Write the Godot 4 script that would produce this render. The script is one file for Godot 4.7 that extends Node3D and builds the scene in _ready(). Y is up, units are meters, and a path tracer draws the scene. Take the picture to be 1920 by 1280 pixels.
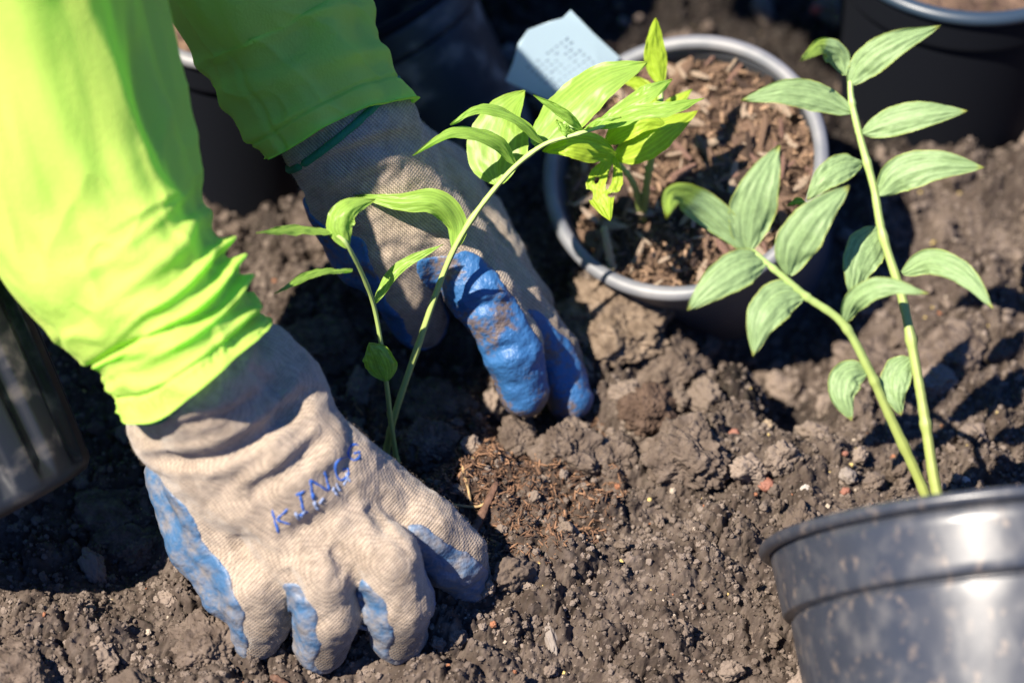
extends Node3D
# Planting day: gloved hands set a seedling into dark soil, potted plants round about.

const TX := 0.1763
var cam_pos := Vector3(0, 1.06066, 1.06066)
var SR := Vector3(1, 0, 0)
var SU := Vector3(0, 0.70711, -0.70711)
var SB := Vector3(0, 0.70711, 0.70711)
var rng := RandomNumberGenerator.new()
var used := {}
var M := {}
var n_broad := FastNoiseLite.new()
var n_lump := FastNoiseLite.new()
var n_crumb := FastNoiseLite.new()
var n_grain := FastNoiseLite.new()
var n_bit := FastNoiseLite.new()
var n_mask := FastNoiseLite.new()
var n_soft := FastNoiseLite.new()
var n_fold := FastNoiseLite.new()
var pits := []          # [centre x, centre z, radius, depth]: where the soil is dug or heaped

# ---------------------------------------------------------------- helpers
func at(px: float, py: float, d: float) -> Vector3:
	return cam_pos + (SR * ((px - 960.0) / 960.0 * TX) - SU * ((py - 640.0) / 960.0 * TX) - SB) * d

func dep(px: float, py: float, h: float) -> float:
	var dir := SR * ((px - 960.0) / 960.0 * TX) - SU * ((py - 640.0) / 960.0 * TX) - SB
	return (h - cam_pos.y) / dir.y

func on(px: float, py: float, h: float) -> Vector3:
	return at(px, py, dep(px, py, h))

func lin(r: float, g: float, b: float) -> Color:
	return Color(r, g, b).linear_to_srgb()

func numbered(called: String) -> String:
	var n: int = used.get(called, 0)
	used[called] = n + 1
	return called if n == 0 else "%s_%03d" % [called, n]

func tag(o: Node, label := "", category := "", group := "", kind := "") -> Node:
	if label: o.set_meta("label", label)
	if category: o.set_meta("category", category)
	if group: o.set_meta("group", group)
	if kind: o.set_meta("kind", kind)
	return o

func obj(called: String, mesh: Mesh, m: Material, parent: Node = self) -> MeshInstance3D:
	var o := MeshInstance3D.new()
	o.name = numbered(called) if parent == self else called
	o.mesh = mesh
	o.material_override = m
	parent.add_child(o, true)
	return o

func thing(called: String, label: String, category: String, where := Vector3.ZERO, group := "") -> Node3D:
	var o := Node3D.new()
	o.name = numbered(called)
	add_child(o)
	o.position = where
	tag(o, label, category, group)
	return o

func finish(v: PackedVector3Array, idx: PackedInt32Array, uv := PackedVector2Array(), col := PackedColorArray()) -> ArrayMesh:
	var n := PackedVector3Array()
	n.resize(v.size())
	for i in range(0, idx.size(), 3):
		var a := idx[i]
		var b := idx[i + 1]
		var c := idx[i + 2]
		var f := (v[c] - v[a]).cross(v[b] - v[a])
		n[a] += f
		n[b] += f
		n[c] += f
	for i in n.size():
		n[i] = n[i].normalized()
	var arr := []
	arr.resize(Mesh.ARRAY_MAX)
	arr[Mesh.ARRAY_VERTEX] = v
	arr[Mesh.ARRAY_NORMAL] = n
	arr[Mesh.ARRAY_INDEX] = idx
	if uv.size(): arr[Mesh.ARRAY_TEX_UV] = uv
	if col.size(): arr[Mesh.ARRAY_COLOR] = col
	var m := ArrayMesh.new()
	m.add_surface_from_arrays(Mesh.PRIMITIVE_TRIANGLES, arr)
	return m

func grid_index(rows: int, cols: int, flip := false, first := 0, idx := PackedInt32Array()) -> PackedInt32Array:
	for i in rows - 1:
		for j in cols - 1:
			var a := first + i * cols + j
			var b := a + 1
			var c := a + cols
			var d := c + 1
			if flip:
				idx.append_array([a, c, b, b, c, d])
			else:
				idx.append_array([a, b, c, b, d, c])
	return idx

func spline(pts: Array, t: float) -> Vector3:
	var n := pts.size() - 1
	var f := clampf(t, 0.0, 1.0) * n
	var i := mini(int(f), n - 1)
	f -= i
	var p1: Vector3 = pts[i]
	var p2: Vector3 = pts[i + 1]
	var p0: Vector3 = pts[i - 1] if i > 0 else p1 * 2.0 - p2
	var p3: Vector3 = pts[i + 2] if i + 2 <= n else p2 * 2.0 - p1
	return 0.5 * ((2.0 * p1) + (p2 - p0) * f + (2.0 * p0 - 5.0 * p1 + 4.0 * p2 - p3) * f * f + (3.0 * p1 - p0 - 3.0 * p2 + p3) * f * f * f)

func tube(pts: Array, radii: Array, segs := 40, around := 10, bump := 0.0, col0 := Color.WHITE, col1 := Color.WHITE) -> ArrayMesh:
	var v := PackedVector3Array()
	var uv := PackedVector2Array()
	var cols := PackedColorArray()
	var e := Vector3(0.31, 0.2, 0.93)
	for i in segs + 1:
		var t := float(i) / segs
		var p := spline(pts, t)
		var tan := (spline(pts, minf(t + 0.01, 1.0)) - spline(pts, maxf(t - 0.01, 0.0))).normalized()
		e = (e - tan * e.dot(tan)).normalized()
		var f := tan.cross(e)
		var k := t * (radii.size() - 1)
		var ki := mini(int(k), radii.size() - 2)
		var r: float = lerpf(radii[ki], radii[ki + 1], k - ki)
		if bump > 0.0:
			r *= 1.0 + bump * n_soft.get_noise_3dv(p * 300.0)
			if around == 10: r *= 1.0 + 0.28 * exp(-pow((fmod(t * 6.0 + 0.2, 1.0) - 0.5) / 0.05, 2.0))
		if i == 0 or i == segs: r *= 0.35
		for j in around + 1:
			var a := TAU * j / around
			v.append(p + (e * cos(a) + f * sin(a)) * r)
			uv.append(Vector2(float(j) / around, t))
			cols.append(col0.lerp(col1, t))
	return finish(v, grid_index(segs + 1, around + 1), uv, cols)

func mat(c: Color, rough := 0.8, spec := 0.5) -> StandardMaterial3D:
	var m := StandardMaterial3D.new()
	m.albedo_color = c
	m.roughness = rough
	m.metallic_specular = spec
	return m

func noise_tex(freq: float, lo: Color, hi: Color, sz := 512, oct := 5, sd := 1, kind := FastNoiseLite.TYPE_SIMPLEX_SMOOTH) -> NoiseTexture2D:
	var n := FastNoiseLite.new()
	n.seed = sd
	n.noise_type = kind
	n.frequency = freq
	n.fractal_octaves = oct
	var t := NoiseTexture2D.new()
	t.width = sz
	t.height = sz
	t.seamless = true
	t.noise = n
	var g := Gradient.new()
	g.set_color(0, lo)
	g.set_color(1, hi)
	t.color_ramp = g
	return t

func triplanar(m: StandardMaterial3D, scale: float, world := false) -> StandardMaterial3D:
	m.uv1_triplanar = true
	m.uv1_world_triplanar = world
	m.uv1_scale = Vector3.ONE * scale
	return m

func relief(m: StandardMaterial3D, t: Texture2D, cm: float) -> StandardMaterial3D:
	m.heightmap_enabled = true
	m.heightmap_texture = t
	m.heightmap_scale = cm
	return m

# ---------------------------------------------------------------- soil height
func noise_setup() -> void:
	n_broad.seed = 11; n_broad.frequency = 7.0; n_broad.fractal_octaves = 3
	n_lump.seed = 5; n_lump.noise_type = FastNoiseLite.TYPE_CELLULAR; n_lump.frequency = 42.0; n_lump.fractal_type = FastNoiseLite.FRACTAL_NONE
	n_lump.cellular_return_type = FastNoiseLite.RETURN_DISTANCE2_SUB; n_lump.domain_warp_enabled = true; n_lump.domain_warp_amplitude = 0.012; n_lump.domain_warp_frequency = 60.0
	n_crumb.seed = 8; n_crumb.noise_type = FastNoiseLite.TYPE_CELLULAR; n_crumb.frequency = 150.0; n_crumb.fractal_type = FastNoiseLite.FRACTAL_NONE
	n_crumb.cellular_return_type = FastNoiseLite.RETURN_DISTANCE2_SUB; n_crumb.domain_warp_enabled = true; n_crumb.domain_warp_amplitude = 0.004; n_crumb.domain_warp_frequency = 200.0
	n_bit.seed = 18; n_bit.noise_type = FastNoiseLite.TYPE_CELLULAR; n_bit.frequency = 330.0; n_bit.fractal_type = FastNoiseLite.FRACTAL_NONE
	n_bit.cellular_return_type = FastNoiseLite.RETURN_DISTANCE
	n_grain.seed = 3; n_grain.frequency = 320.0; n_grain.fractal_octaves = 3
	n_mask.seed = 21; n_mask.frequency = 16.0; n_mask.fractal_octaves = 2
	n_fold.seed = 37; n_fold.frequency = 1.0; n_fold.fractal_octaves = 2; n_fold.fractal_gain = 0.25
	n_soft.seed = 31; n_soft.frequency = 1.0; n_soft.fractal_octaves = 3

func ht_low(x: float, z: float) -> float:
	var h := n_broad.get_noise_2d(x, z) * 0.016
	for p in pits:
		var dx: float = x - p[0]
		var dz: float = z - p[1]
		var q: float = (dx * dx + dz * dz) / (p[2] * p[2])
		if q < 4.0:
			h += p[3] * exp(-q * 2.0)
	return h

func ht(x: float, z: float) -> float:
	var h := ht_low(x, z)
	var k := clampf(0.5 + n_mask.get_noise_2d(x, z) * 1.3, 0.08, 1.0)
	# lumps with steep cracks between them, crumbs on the lumps, grains on the crumbs
	var d := n_lump.get_noise_2d(x, z) + 1.0
	h += (1.0 - exp(-d * 5.5)) * 0.0125 * k
	var e := n_crumb.get_noise_2d(x, z) + 1.0
	h += (1.0 - exp(-e * 4.5)) * 0.0048 * (0.4 + 0.6 * k)
	var b := n_bit.get_noise_2d(x, z) + 1.0
	h += (1.0 - b * b) * 0.0017
	h += n_grain.get_noise_2d(x, z) * 0.0016
	return h - 0.006

func lines(lo: float, hi: float, step: float, far: float) -> PackedFloat32Array:
	var out := PackedFloat32Array()
	var left := []
	var s := step
	var p := lo
	while p > -far:
		s *= 1.16
		p -= s
		left.append(p)
	left.reverse()
	for q in left: out.append(q)
	p = lo
	while p < hi:
		out.append(p)
		p += step
	s = step
	while p < far:
		out.append(p)
		s *= 1.16
		p += s
	return out

func build_ground() -> void:
	var xs := lines(-0.36, 0.36, 0.00098, 80.0)
	var zs := lines(-0.4, 0.28, 0.00098, 80.0)
	var v := PackedVector3Array()
	var c := PackedColorArray()
	v.resize(xs.size() * zs.size())
	c.resize(v.size())
	var i := 0
	var root := on(870, 890, 0.0)
	var wet_shade := on(1455, 705, 0.0)  # dark spot: wet soil, with shade beside the bark pot painted in
	for z in zs:
		for x in xs:
			v[i] = Vector3(x, ht(x, z), z)
			var m := n_mask.get_noise_2d(x * 2.1 + 7.0, z * 2.1) * 0.5 + n_grain.get_noise_2d(x * 0.4, z * 0.4 + 3.0) * 0.5
			var t := clampf(0.5 + m * 0.9, 0.0, 1.0)
			var back_shade := smoothstep(-0.1, -0.17, z + n_broad.get_noise_2d(x * 1.5, z * 1.5) * 0.09) * smoothstep(0.30, 0.22, x - n_broad.get_noise_2d(z, x) * 0.08)  # shade painted into the soil colour across the back
			c[i] = Color(0.07, 0.053, 0.043).lerp(Color(0.188, 0.15, 0.124), t).lerp(Color(0.02, 0.018, 0.017), clampf(back_shade + exp(-pow(((x - wet_shade.x) * (x - wet_shade.x) * 0.45 + (z - wet_shade.z) * (z - wet_shade.z)) / 0.0005 + n_broad.get_noise_2d(x * 3.0, z * 3.0) * 0.6, 2.0)), 0.0, 1.0) * 0.85)
			var peat := exp(-((x - root.x) * (x - root.x) + (z - root.z) * (z - root.z)) / 0.0026 + n_mask.get_noise_2d(x * 2.0, z * 2.0) * 0.5)
			c[i] = c[i].lerp(Color(0.062, 0.036, 0.025), clampf(peat, 0.0, 1.0) * 0.75)
			i += 1
	var idx := PackedInt32Array()
	var w := xs.size()
	idx.resize((w - 1) * (zs.size() - 1) * 6)
	var k := 0
	for r in zs.size() - 1:
		for q in w - 1:
			var a := r * w + q
			idx[k] = a; idx[k + 1] = a + 1; idx[k + 2] = a + w
			idx[k + 3] = a + 1; idx[k + 4] = a + w + 1; idx[k + 5] = a + w
			k += 6
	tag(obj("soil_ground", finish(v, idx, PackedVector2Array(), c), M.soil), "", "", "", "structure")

# ---------------------------------------------------------------- lumps
func lump_mesh(sub: int, sd: int, rough := 0.35, cell := 0.5, crumbs := 0.0) -> ArrayMesh:
	# an icosphere pushed in and out by noise
	var t := (1.0 + sqrt(5.0)) / 2.0
	var v := PackedVector3Array([Vector3(-1, t, 0), Vector3(1, t, 0), Vector3(-1, -t, 0), Vector3(1, -t, 0), Vector3(0, -1, t), Vector3(0, 1, t), Vector3(0, -1, -t), Vector3(0, 1, -t), Vector3(t, 0, -1), Vector3(t, 0, 1), Vector3(-t, 0, -1), Vector3(-t, 0, 1)])
	for i in v.size(): v[i] = v[i].normalized()
	var f := PackedInt32Array([0, 11, 5, 0, 5, 1, 0, 1, 7, 0, 7, 10, 0, 10, 11, 1, 5, 9, 5, 11, 4, 11, 10, 2, 10, 7, 6, 7, 1, 8, 3, 9, 4, 3, 4, 2, 3, 2, 6, 3, 6, 8, 3, 8, 9, 4, 9, 5, 2, 4, 11, 6, 2, 10, 8, 6, 7, 9, 8, 1])
	for s in sub:
		var mid := {}
		var g := PackedInt32Array()
		for i in range(0, f.size(), 3):
			var m := []
			for e in 3:
				var a := f[i + e]
				var b := f[i + (e + 1) % 3]
				var key := mini(a, b) * 1000000 + maxi(a, b)
				if not mid.has(key):
					mid[key] = v.size()
					v.append((v[a] + v[b]).normalized())
				m.append(mid[key])
			g.append_array([f[i], m[0], m[2], f[i + 1], m[1], m[0], f[i + 2], m[2], m[1], m[0], m[1], m[2]])
		f = g
	var n := FastNoiseLite.new()
	n.seed = sd
	n.frequency = 0.9
	n.fractal_octaves = 5
	n.fractal_gain = 0.6
	var w := FastNoiseLite.new()
	w.seed = sd + 100
	w.noise_type = FastNoiseLite.TYPE_CELLULAR
	w.frequency = 1.7
	w.fractal_octaves = 4
	w.fractal_gain = 0.55
	w.cellular_return_type = FastNoiseLite.RETURN_DISTANCE
	for i in v.size():
		var p := v[i]
		var d := w.get_noise_3dv(p) + 1.0
		v[i] = p * (1.0 + rough * n.get_noise_3dv(p) + cell * (0.35 - d * d) * 0.5)
	if crumbs > 0.0:
		w.frequency = 5.5
		w.fractal_octaves = 3
		w.cellular_return_type = FastNoiseLite.RETURN_DISTANCE2_SUB
		for i in v.size():
			var p := v[i]
			v[i] = p * (1.0 + crumbs * (0.6 - exp(-4.0 * (w.get_noise_3dv(p) + 1.0))))
	var idx := PackedInt32Array()
	for i in range(0, f.size(), 3): idx.append_array([f[i], f[i + 2], f[i + 1]])
	return finish(v, idx)

func scatter(called: String, meshes: Array, m: Material, places: Array, cols: Array, label: String, cat: String, parent: Node = self) -> void:
	# places: Transform3D; split evenly over the variants
	for k in meshes.size():
		var mm := MultiMesh.new()
		mm.transform_format = MultiMesh.TRANSFORM_3D
		mm.use_colors = true
		mm.mesh = meshes[k]
		var mine := []
		for i in range(k, places.size(), meshes.size()): mine.append(i)
		mm.instance_count = mine.size()
		for i in mine.size():
			mm.set_instance_transform(i, places[mine[i]])
			mm.set_instance_color(i, cols[mine[i]])
		var o := MultiMeshInstance3D.new()
		o.name = numbered(called) if parent == self else called
		o.multimesh = mm
		o.material_override = m
		parent.add_child(o, true)
		if parent == self:
			tag(o, label, cat, "", "stuff")
		else:
			tag(o, "", "", "", "stuff")

func any_turn() -> Basis:
	return Basis.from_euler(Vector3(rng.randf() * TAU, rng.randf() * TAU, rng.randf() * TAU))

# ---------------------------------------------------------------- bodies from bones
# bone: [a, b, ra, rb, dorsal, bias]
class Field:
	var lo: Vector3
	var n: Vector3i
	var cell: float
	var d: PackedFloat32Array
	var q: PackedFloat32Array
	func sample(p: Vector3) -> float:
		var g := (p - lo) / cell
		var x := int(floor(g.x)); var y := int(floor(g.y)); var z := int(floor(g.z))
		if x < 0 or y < 0 or z < 0 or x >= n.x - 1 or y >= n.y - 1 or z >= n.z - 1: return 0.01
		var fx := g.x - x; var fy := g.y - y; var fz := g.z - z
		var i := (z * n.y + y) * n.x + x
		var sy := n.x
		var sz := n.x * n.y
		var a := lerpf(lerpf(d[i], d[i + 1], fx), lerpf(d[i + sy], d[i + sy + 1], fx), fy)
		var b := lerpf(lerpf(d[i + sz], d[i + sz + 1], fx), lerpf(d[i + sz + sy], d[i + sz + sy + 1], fx), fy)
		return lerpf(a, b, fz)
	func cover(p: Vector3) -> float:
		var g := (p - lo) / cell
		var x := clampi(int(g.x), 0, n.x - 1); var y := clampi(int(g.y), 0, n.y - 1); var z := clampi(int(g.z), 0, n.z - 1)
		return q[(z * n.y + y) * n.x + x]

func make_field(bones: Array, cell: float, k: float) -> Field:
	var f := Field.new()
	f.cell = cell
	var margin := maxf(4.0 * cell, 4.0 / k)
	var lo := Vector3.ONE * 1e9
	var hi := -lo
	for b in bones:
		for e in 2:
			var r: float = b[2 + e] + margin + cell
			lo = lo.min(b[e] - Vector3.ONE * r)
			hi = hi.max(b[e] + Vector3.ONE * r)
	f.lo = lo
	var sz := (hi - lo) / cell
	f.n = Vector3i(int(sz.x) + 2, int(sz.y) + 2, int(sz.z) + 2)
	var total := f.n.x * f.n.y * f.n.z
	var s := PackedFloat32Array()
	var q := PackedFloat32Array()
	s.resize(total)
	q.resize(total)
	for b in bones:
		var a: Vector3 = b[0]
		var e: Vector3 = b[1]
		var ra: float = b[2]
		var rb: float = b[3]
		var dors: Vector3 = b[4]
		var bias: float = b[5]
		var ba := e - a
		var bb := maxf(ba.length_squared(), 1e-9)
		var rm := maxf(ra, rb) + margin
		var l := ((a.min(e) - Vector3.ONE * rm - lo) / cell)
		var h := ((a.max(e) + Vector3.ONE * rm - lo) / cell)
		for z in range(maxi(0, int(l.z)), mini(f.n.z, int(h.z) + 1)):
			for y in range(maxi(0, int(l.y)), mini(f.n.y, int(h.y) + 1)):
				var row := (z * f.n.y + y) * f.n.x
				for x in range(maxi(0, int(l.x)), mini(f.n.x, int(h.x) + 1)):
					var p := lo + Vector3(x, y, z) * cell - a
					var t := clampf(p.dot(ba) / bb, 0.0, 1.0)
					var v := p - ba * t
					var r := lerpf(ra, rb, t)
					var d := v.length() - r
					if d < margin:
						var w := exp(-k * d)
						s[row + x] += w
						q[row + x] += w * (v.dot(dors) / r + bias)
	for i in total:
		if s[i] > 0.0:
			q[i] /= s[i]
			s[i] = -log(s[i]) / k
		else:
			s[i] = margin
			q[i] = 9.0
	f.d = s
	f.q = q
	return f

func net(f: Field, d: PackedFloat32Array, paint = null) -> ArrayMesh:
	var nx := f.n.x
	var ny := f.n.y
	var nz := f.n.z
	var sy := nx
	var sz := nx * ny
	var at_cell := PackedInt32Array()
	at_cell.resize(d.size())
	var v := PackedVector3Array()
	var idx := PackedInt32Array()
	var off := [0, 1, sy, sy + 1, sz, sz + 1, sz + sy, sz + sy + 1]
	var ea := [0, 2, 4, 6, 0, 1, 4, 5, 0, 1, 2, 3]
	var eb := [1, 3, 5, 7, 2, 3, 6, 7, 4, 5, 6, 7]
	for z in range(1, nz - 1):
		for y in range(1, ny - 1):
			var i := z * sz + y * sy + 1
			for x in range(1, nx - 1):
				var s0 := d[i] < 0.0
				if (d[i + 1] < 0.0) == s0 and (d[i + sy] < 0.0) == s0 and (d[i + sz] < 0.0) == s0 and (d[i + sy + 1] < 0.0) == s0 and (d[i + sz + 1] < 0.0) == s0 and (d[i + sz + sy] < 0.0) == s0 and (d[i + sz + sy + 1] < 0.0) == s0:
					i += 1
					continue
				var sum := Vector3.ZERO
				var cnt := 0
				for e in 12:
					var ca: int = ea[e]
					var cb: int = eb[e]
					var da := d[i + off[ca]]
					var db := d[i + off[cb]]
					if (da < 0.0) != (db < 0.0):
						var t := da / (da - db)
						sum += Vector3(ca & 1, (ca >> 1) & 1, ca >> 2).lerp(Vector3(cb & 1, (cb >> 1) & 1, cb >> 2), t)
						cnt += 1
				at_cell[i] = v.size()
				v.append(f.lo + (Vector3(x, y, z) + sum / cnt) * f.cell)
				for ax in 3:
					var st := 1 if ax == 0 else (sy if ax == 1 else sz)
					var u := sy if ax == 0 else (sz if ax == 1 else 1)
					var w := sz if ax == 0 else (1 if ax == 1 else sy)
					if (d[i + st] < 0.0) != s0:
						var qa := at_cell[i - u - w]
						var qb := at_cell[i - w]
						var qc := at_cell[i]
						var qd := at_cell[i - u]
						if s0:
							idx.append_array([qa, qd, qc, qa, qc, qb])
						else:
							idx.append_array([qa, qc, qd, qa, qb, qc])
				i += 1
	var col := PackedColorArray()
	if paint != null:
		col.resize(v.size())
		for k in v.size(): col[k] = paint.call(v[k], f)
	return finish(v, idx, PackedVector2Array(), col)

func moved(mesh: ArrayMesh, xf: Transform3D) -> ArrayMesh:
	var arr := mesh.surface_get_arrays(0)
	var v: PackedVector3Array = arr[Mesh.ARRAY_VERTEX]
	var n: PackedVector3Array = arr[Mesh.ARRAY_NORMAL]
	arr[Mesh.ARRAY_VERTEX] = xf * v
	arr[Mesh.ARRAY_NORMAL] = Transform3D(xf.basis, Vector3.ZERO) * n
	var m := ArrayMesh.new()
	m.add_surface_from_arrays(Mesh.PRIMITIVE_TRIANGLES, arr)
	return m

func local_frame(across: Vector3, along: Vector3, origin: Vector3) -> Transform3D:
	var z := along.normalized()
	var x := (across - z * across.dot(z)).normalized()
	return Transform3D(Basis(x, z.cross(x), z), origin)

# ---------------------------------------------------------------- gloves
func P(px: float, py: float, h: float) -> Vector3:
	return on(px, py, h)

func PD(px: float, py: float, h: float, further: float) -> Vector3:
	return at(px, py, dep(px, py, h) + further)

func chain(bones: Array, pts: Array, radii: Array, dors: Array, bias: Array) -> void:
	for i in pts.size() - 1:
		bones.append([pts[i], pts[i + 1], radii[i], radii[i + 1], dors[i].normalized(), bias[i]])

func glove_paint(p: Vector3, f: Field) -> Color:
	var base := Color(0.46, 0.375, 0.3)
	var n := n_soft.get_noise_3dv(p * 55.0) * 0.5 + n_soft.get_noise_3dv(p * 260.0) * 0.5
	var dirt := clampf(0.13 + n * 0.75 + smoothstep(0.056, 0.014, p.y) * 0.72, 0.0, 0.92)
	return base.lerp(Color(0.12, 0.088, 0.066), dirt)

func coat_paint(p: Vector3, _f: Field) -> Color:
	var n := n_soft.get_noise_3dv(p * 70.0 + Vector3(4, 0, 0)) * 0.7 + n_soft.get_noise_3dv(p * 300.0) * 0.5
	var dirt := clampf(0.28 + n * 0.95 + smoothstep(0.05, 0.01, p.y) * 0.22, 0.0, 0.85)
	return Color(0.042, 0.105, 0.205).lerp(Color(0.22, 0.19, 0.165), dirt)

func far_coat_paint(p: Vector3, _f: Field) -> Color:
	var n := n_soft.get_noise_3dv(p * 32.0 + Vector3(9, 0, 0)) * 0.8 + n_soft.get_noise_3dv(p * 330.0) * 0.5
	var dirt := smoothstep(0.12, 0.42, n + smoothstep(0.045, 0.005, p.y) * 0.22) * 0.9
	return Color(0.024, 0.1, 0.25).lerp(Color(0.13, 0.09, 0.065), dirt)

func glove(bones: Array, creases: Array, frame: Transform3D, coat: Callable, edge: float, person: Node3D) -> Array:
	var f := make_field(bones, 0.0014, 520.0)
	# creases: [a, b, width, depth] valleys (depth > 0) and ridges pressed into the cloth
	for c in creases:
		var way := []
		for q in c[0]: way.append(Vector3(q[0], q[1], 0))
		var on_cloth := []
		for i in 13:
			var q := spline(way, i / 12.0)
			on_cloth.append(hit(q.x, q.y, f))
		for s in 12:
			press(f, on_cloth[s], on_cloth[s + 1], c[1], c[2] * (0.55 + 0.45 * sin(PI * (s + 0.5) / 12.0)))
	var d2 := f.d.duplicate()
	for z in f.n.z:
		for y in f.n.y:
			var i := (z * f.n.y + y) * f.n.x
			for x in f.n.x:
				if absf(f.d[i]) < 0.006:
					var p := f.lo + Vector3(x, y, z) * f.cell
					f.d[i] += n_soft.get_noise_3dv(p * 45.0) * 0.0016 + n_soft.get_noise_3dv(p * 140.0) * 0.0006
					var lim := edge + n_soft.get_noise_3dv(p * 30.0) * 0.12 + n_soft.get_noise_3dv(p * 190.0) * 0.05
					d2[i] = maxf(f.d[i] - 0.0009 - n_soft.get_noise_3dv(p * 110.0) * 0.0007, (f.q[i] - lim) * 0.012)
				elif f.d[i] <= -0.006:
					d2[i] = -0.001 if f.q[i] < edge - 0.3 else 0.004
				i += 1
	var inv := frame.affine_inverse()
	var g := obj("glove", moved(net(f, f.d, glove_paint), inv), M.knit, person)
	g.transform = frame
	var rub := obj("rubber_coating", moved(net(f, d2, coat), inv), M.rubber, g)
	return [g, f, rub]

func hit(x: float, y: float, f: Field) -> Vector3:
	var d := 1.15
	while d < 1.55 and f.sample(at(x, y, d)) > 0.0002: d += 0.0006
	return at(x, y, d)

func press(f: Field, a: Vector3, b: Vector3, wide: float, deep: float) -> void:
	if (b - a).length() > 0.02: return
	var ba := b - a
	var reach := wide * 2.4
	var l := (a.min(b) - Vector3.ONE * reach - f.lo) / f.cell
	var h := (a.max(b) + Vector3.ONE * reach - f.lo) / f.cell
	var c := (a + b) * 0.5
	for z in range(maxi(0, int(l.z)), mini(f.n.z, int(h.z) + 1)):
		for y in range(maxi(0, int(l.y)), mini(f.n.y, int(h.y) + 1)):
			for x in range(maxi(0, int(l.x)), mini(f.n.x, int(h.x) + 1)):
				var p := f.lo + Vector3(x, y, z) * f.cell
				var along := (p - c).dot(ba) / maxf(ba.length_squared(), 1e-9)
				var across := (p - c - ba * along).length() / wide
				f.d[(z * f.n.y + y) * f.n.x + x] += deep * exp(-across * across) * maxf(0.0, 1.0 - absf(along))

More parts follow.
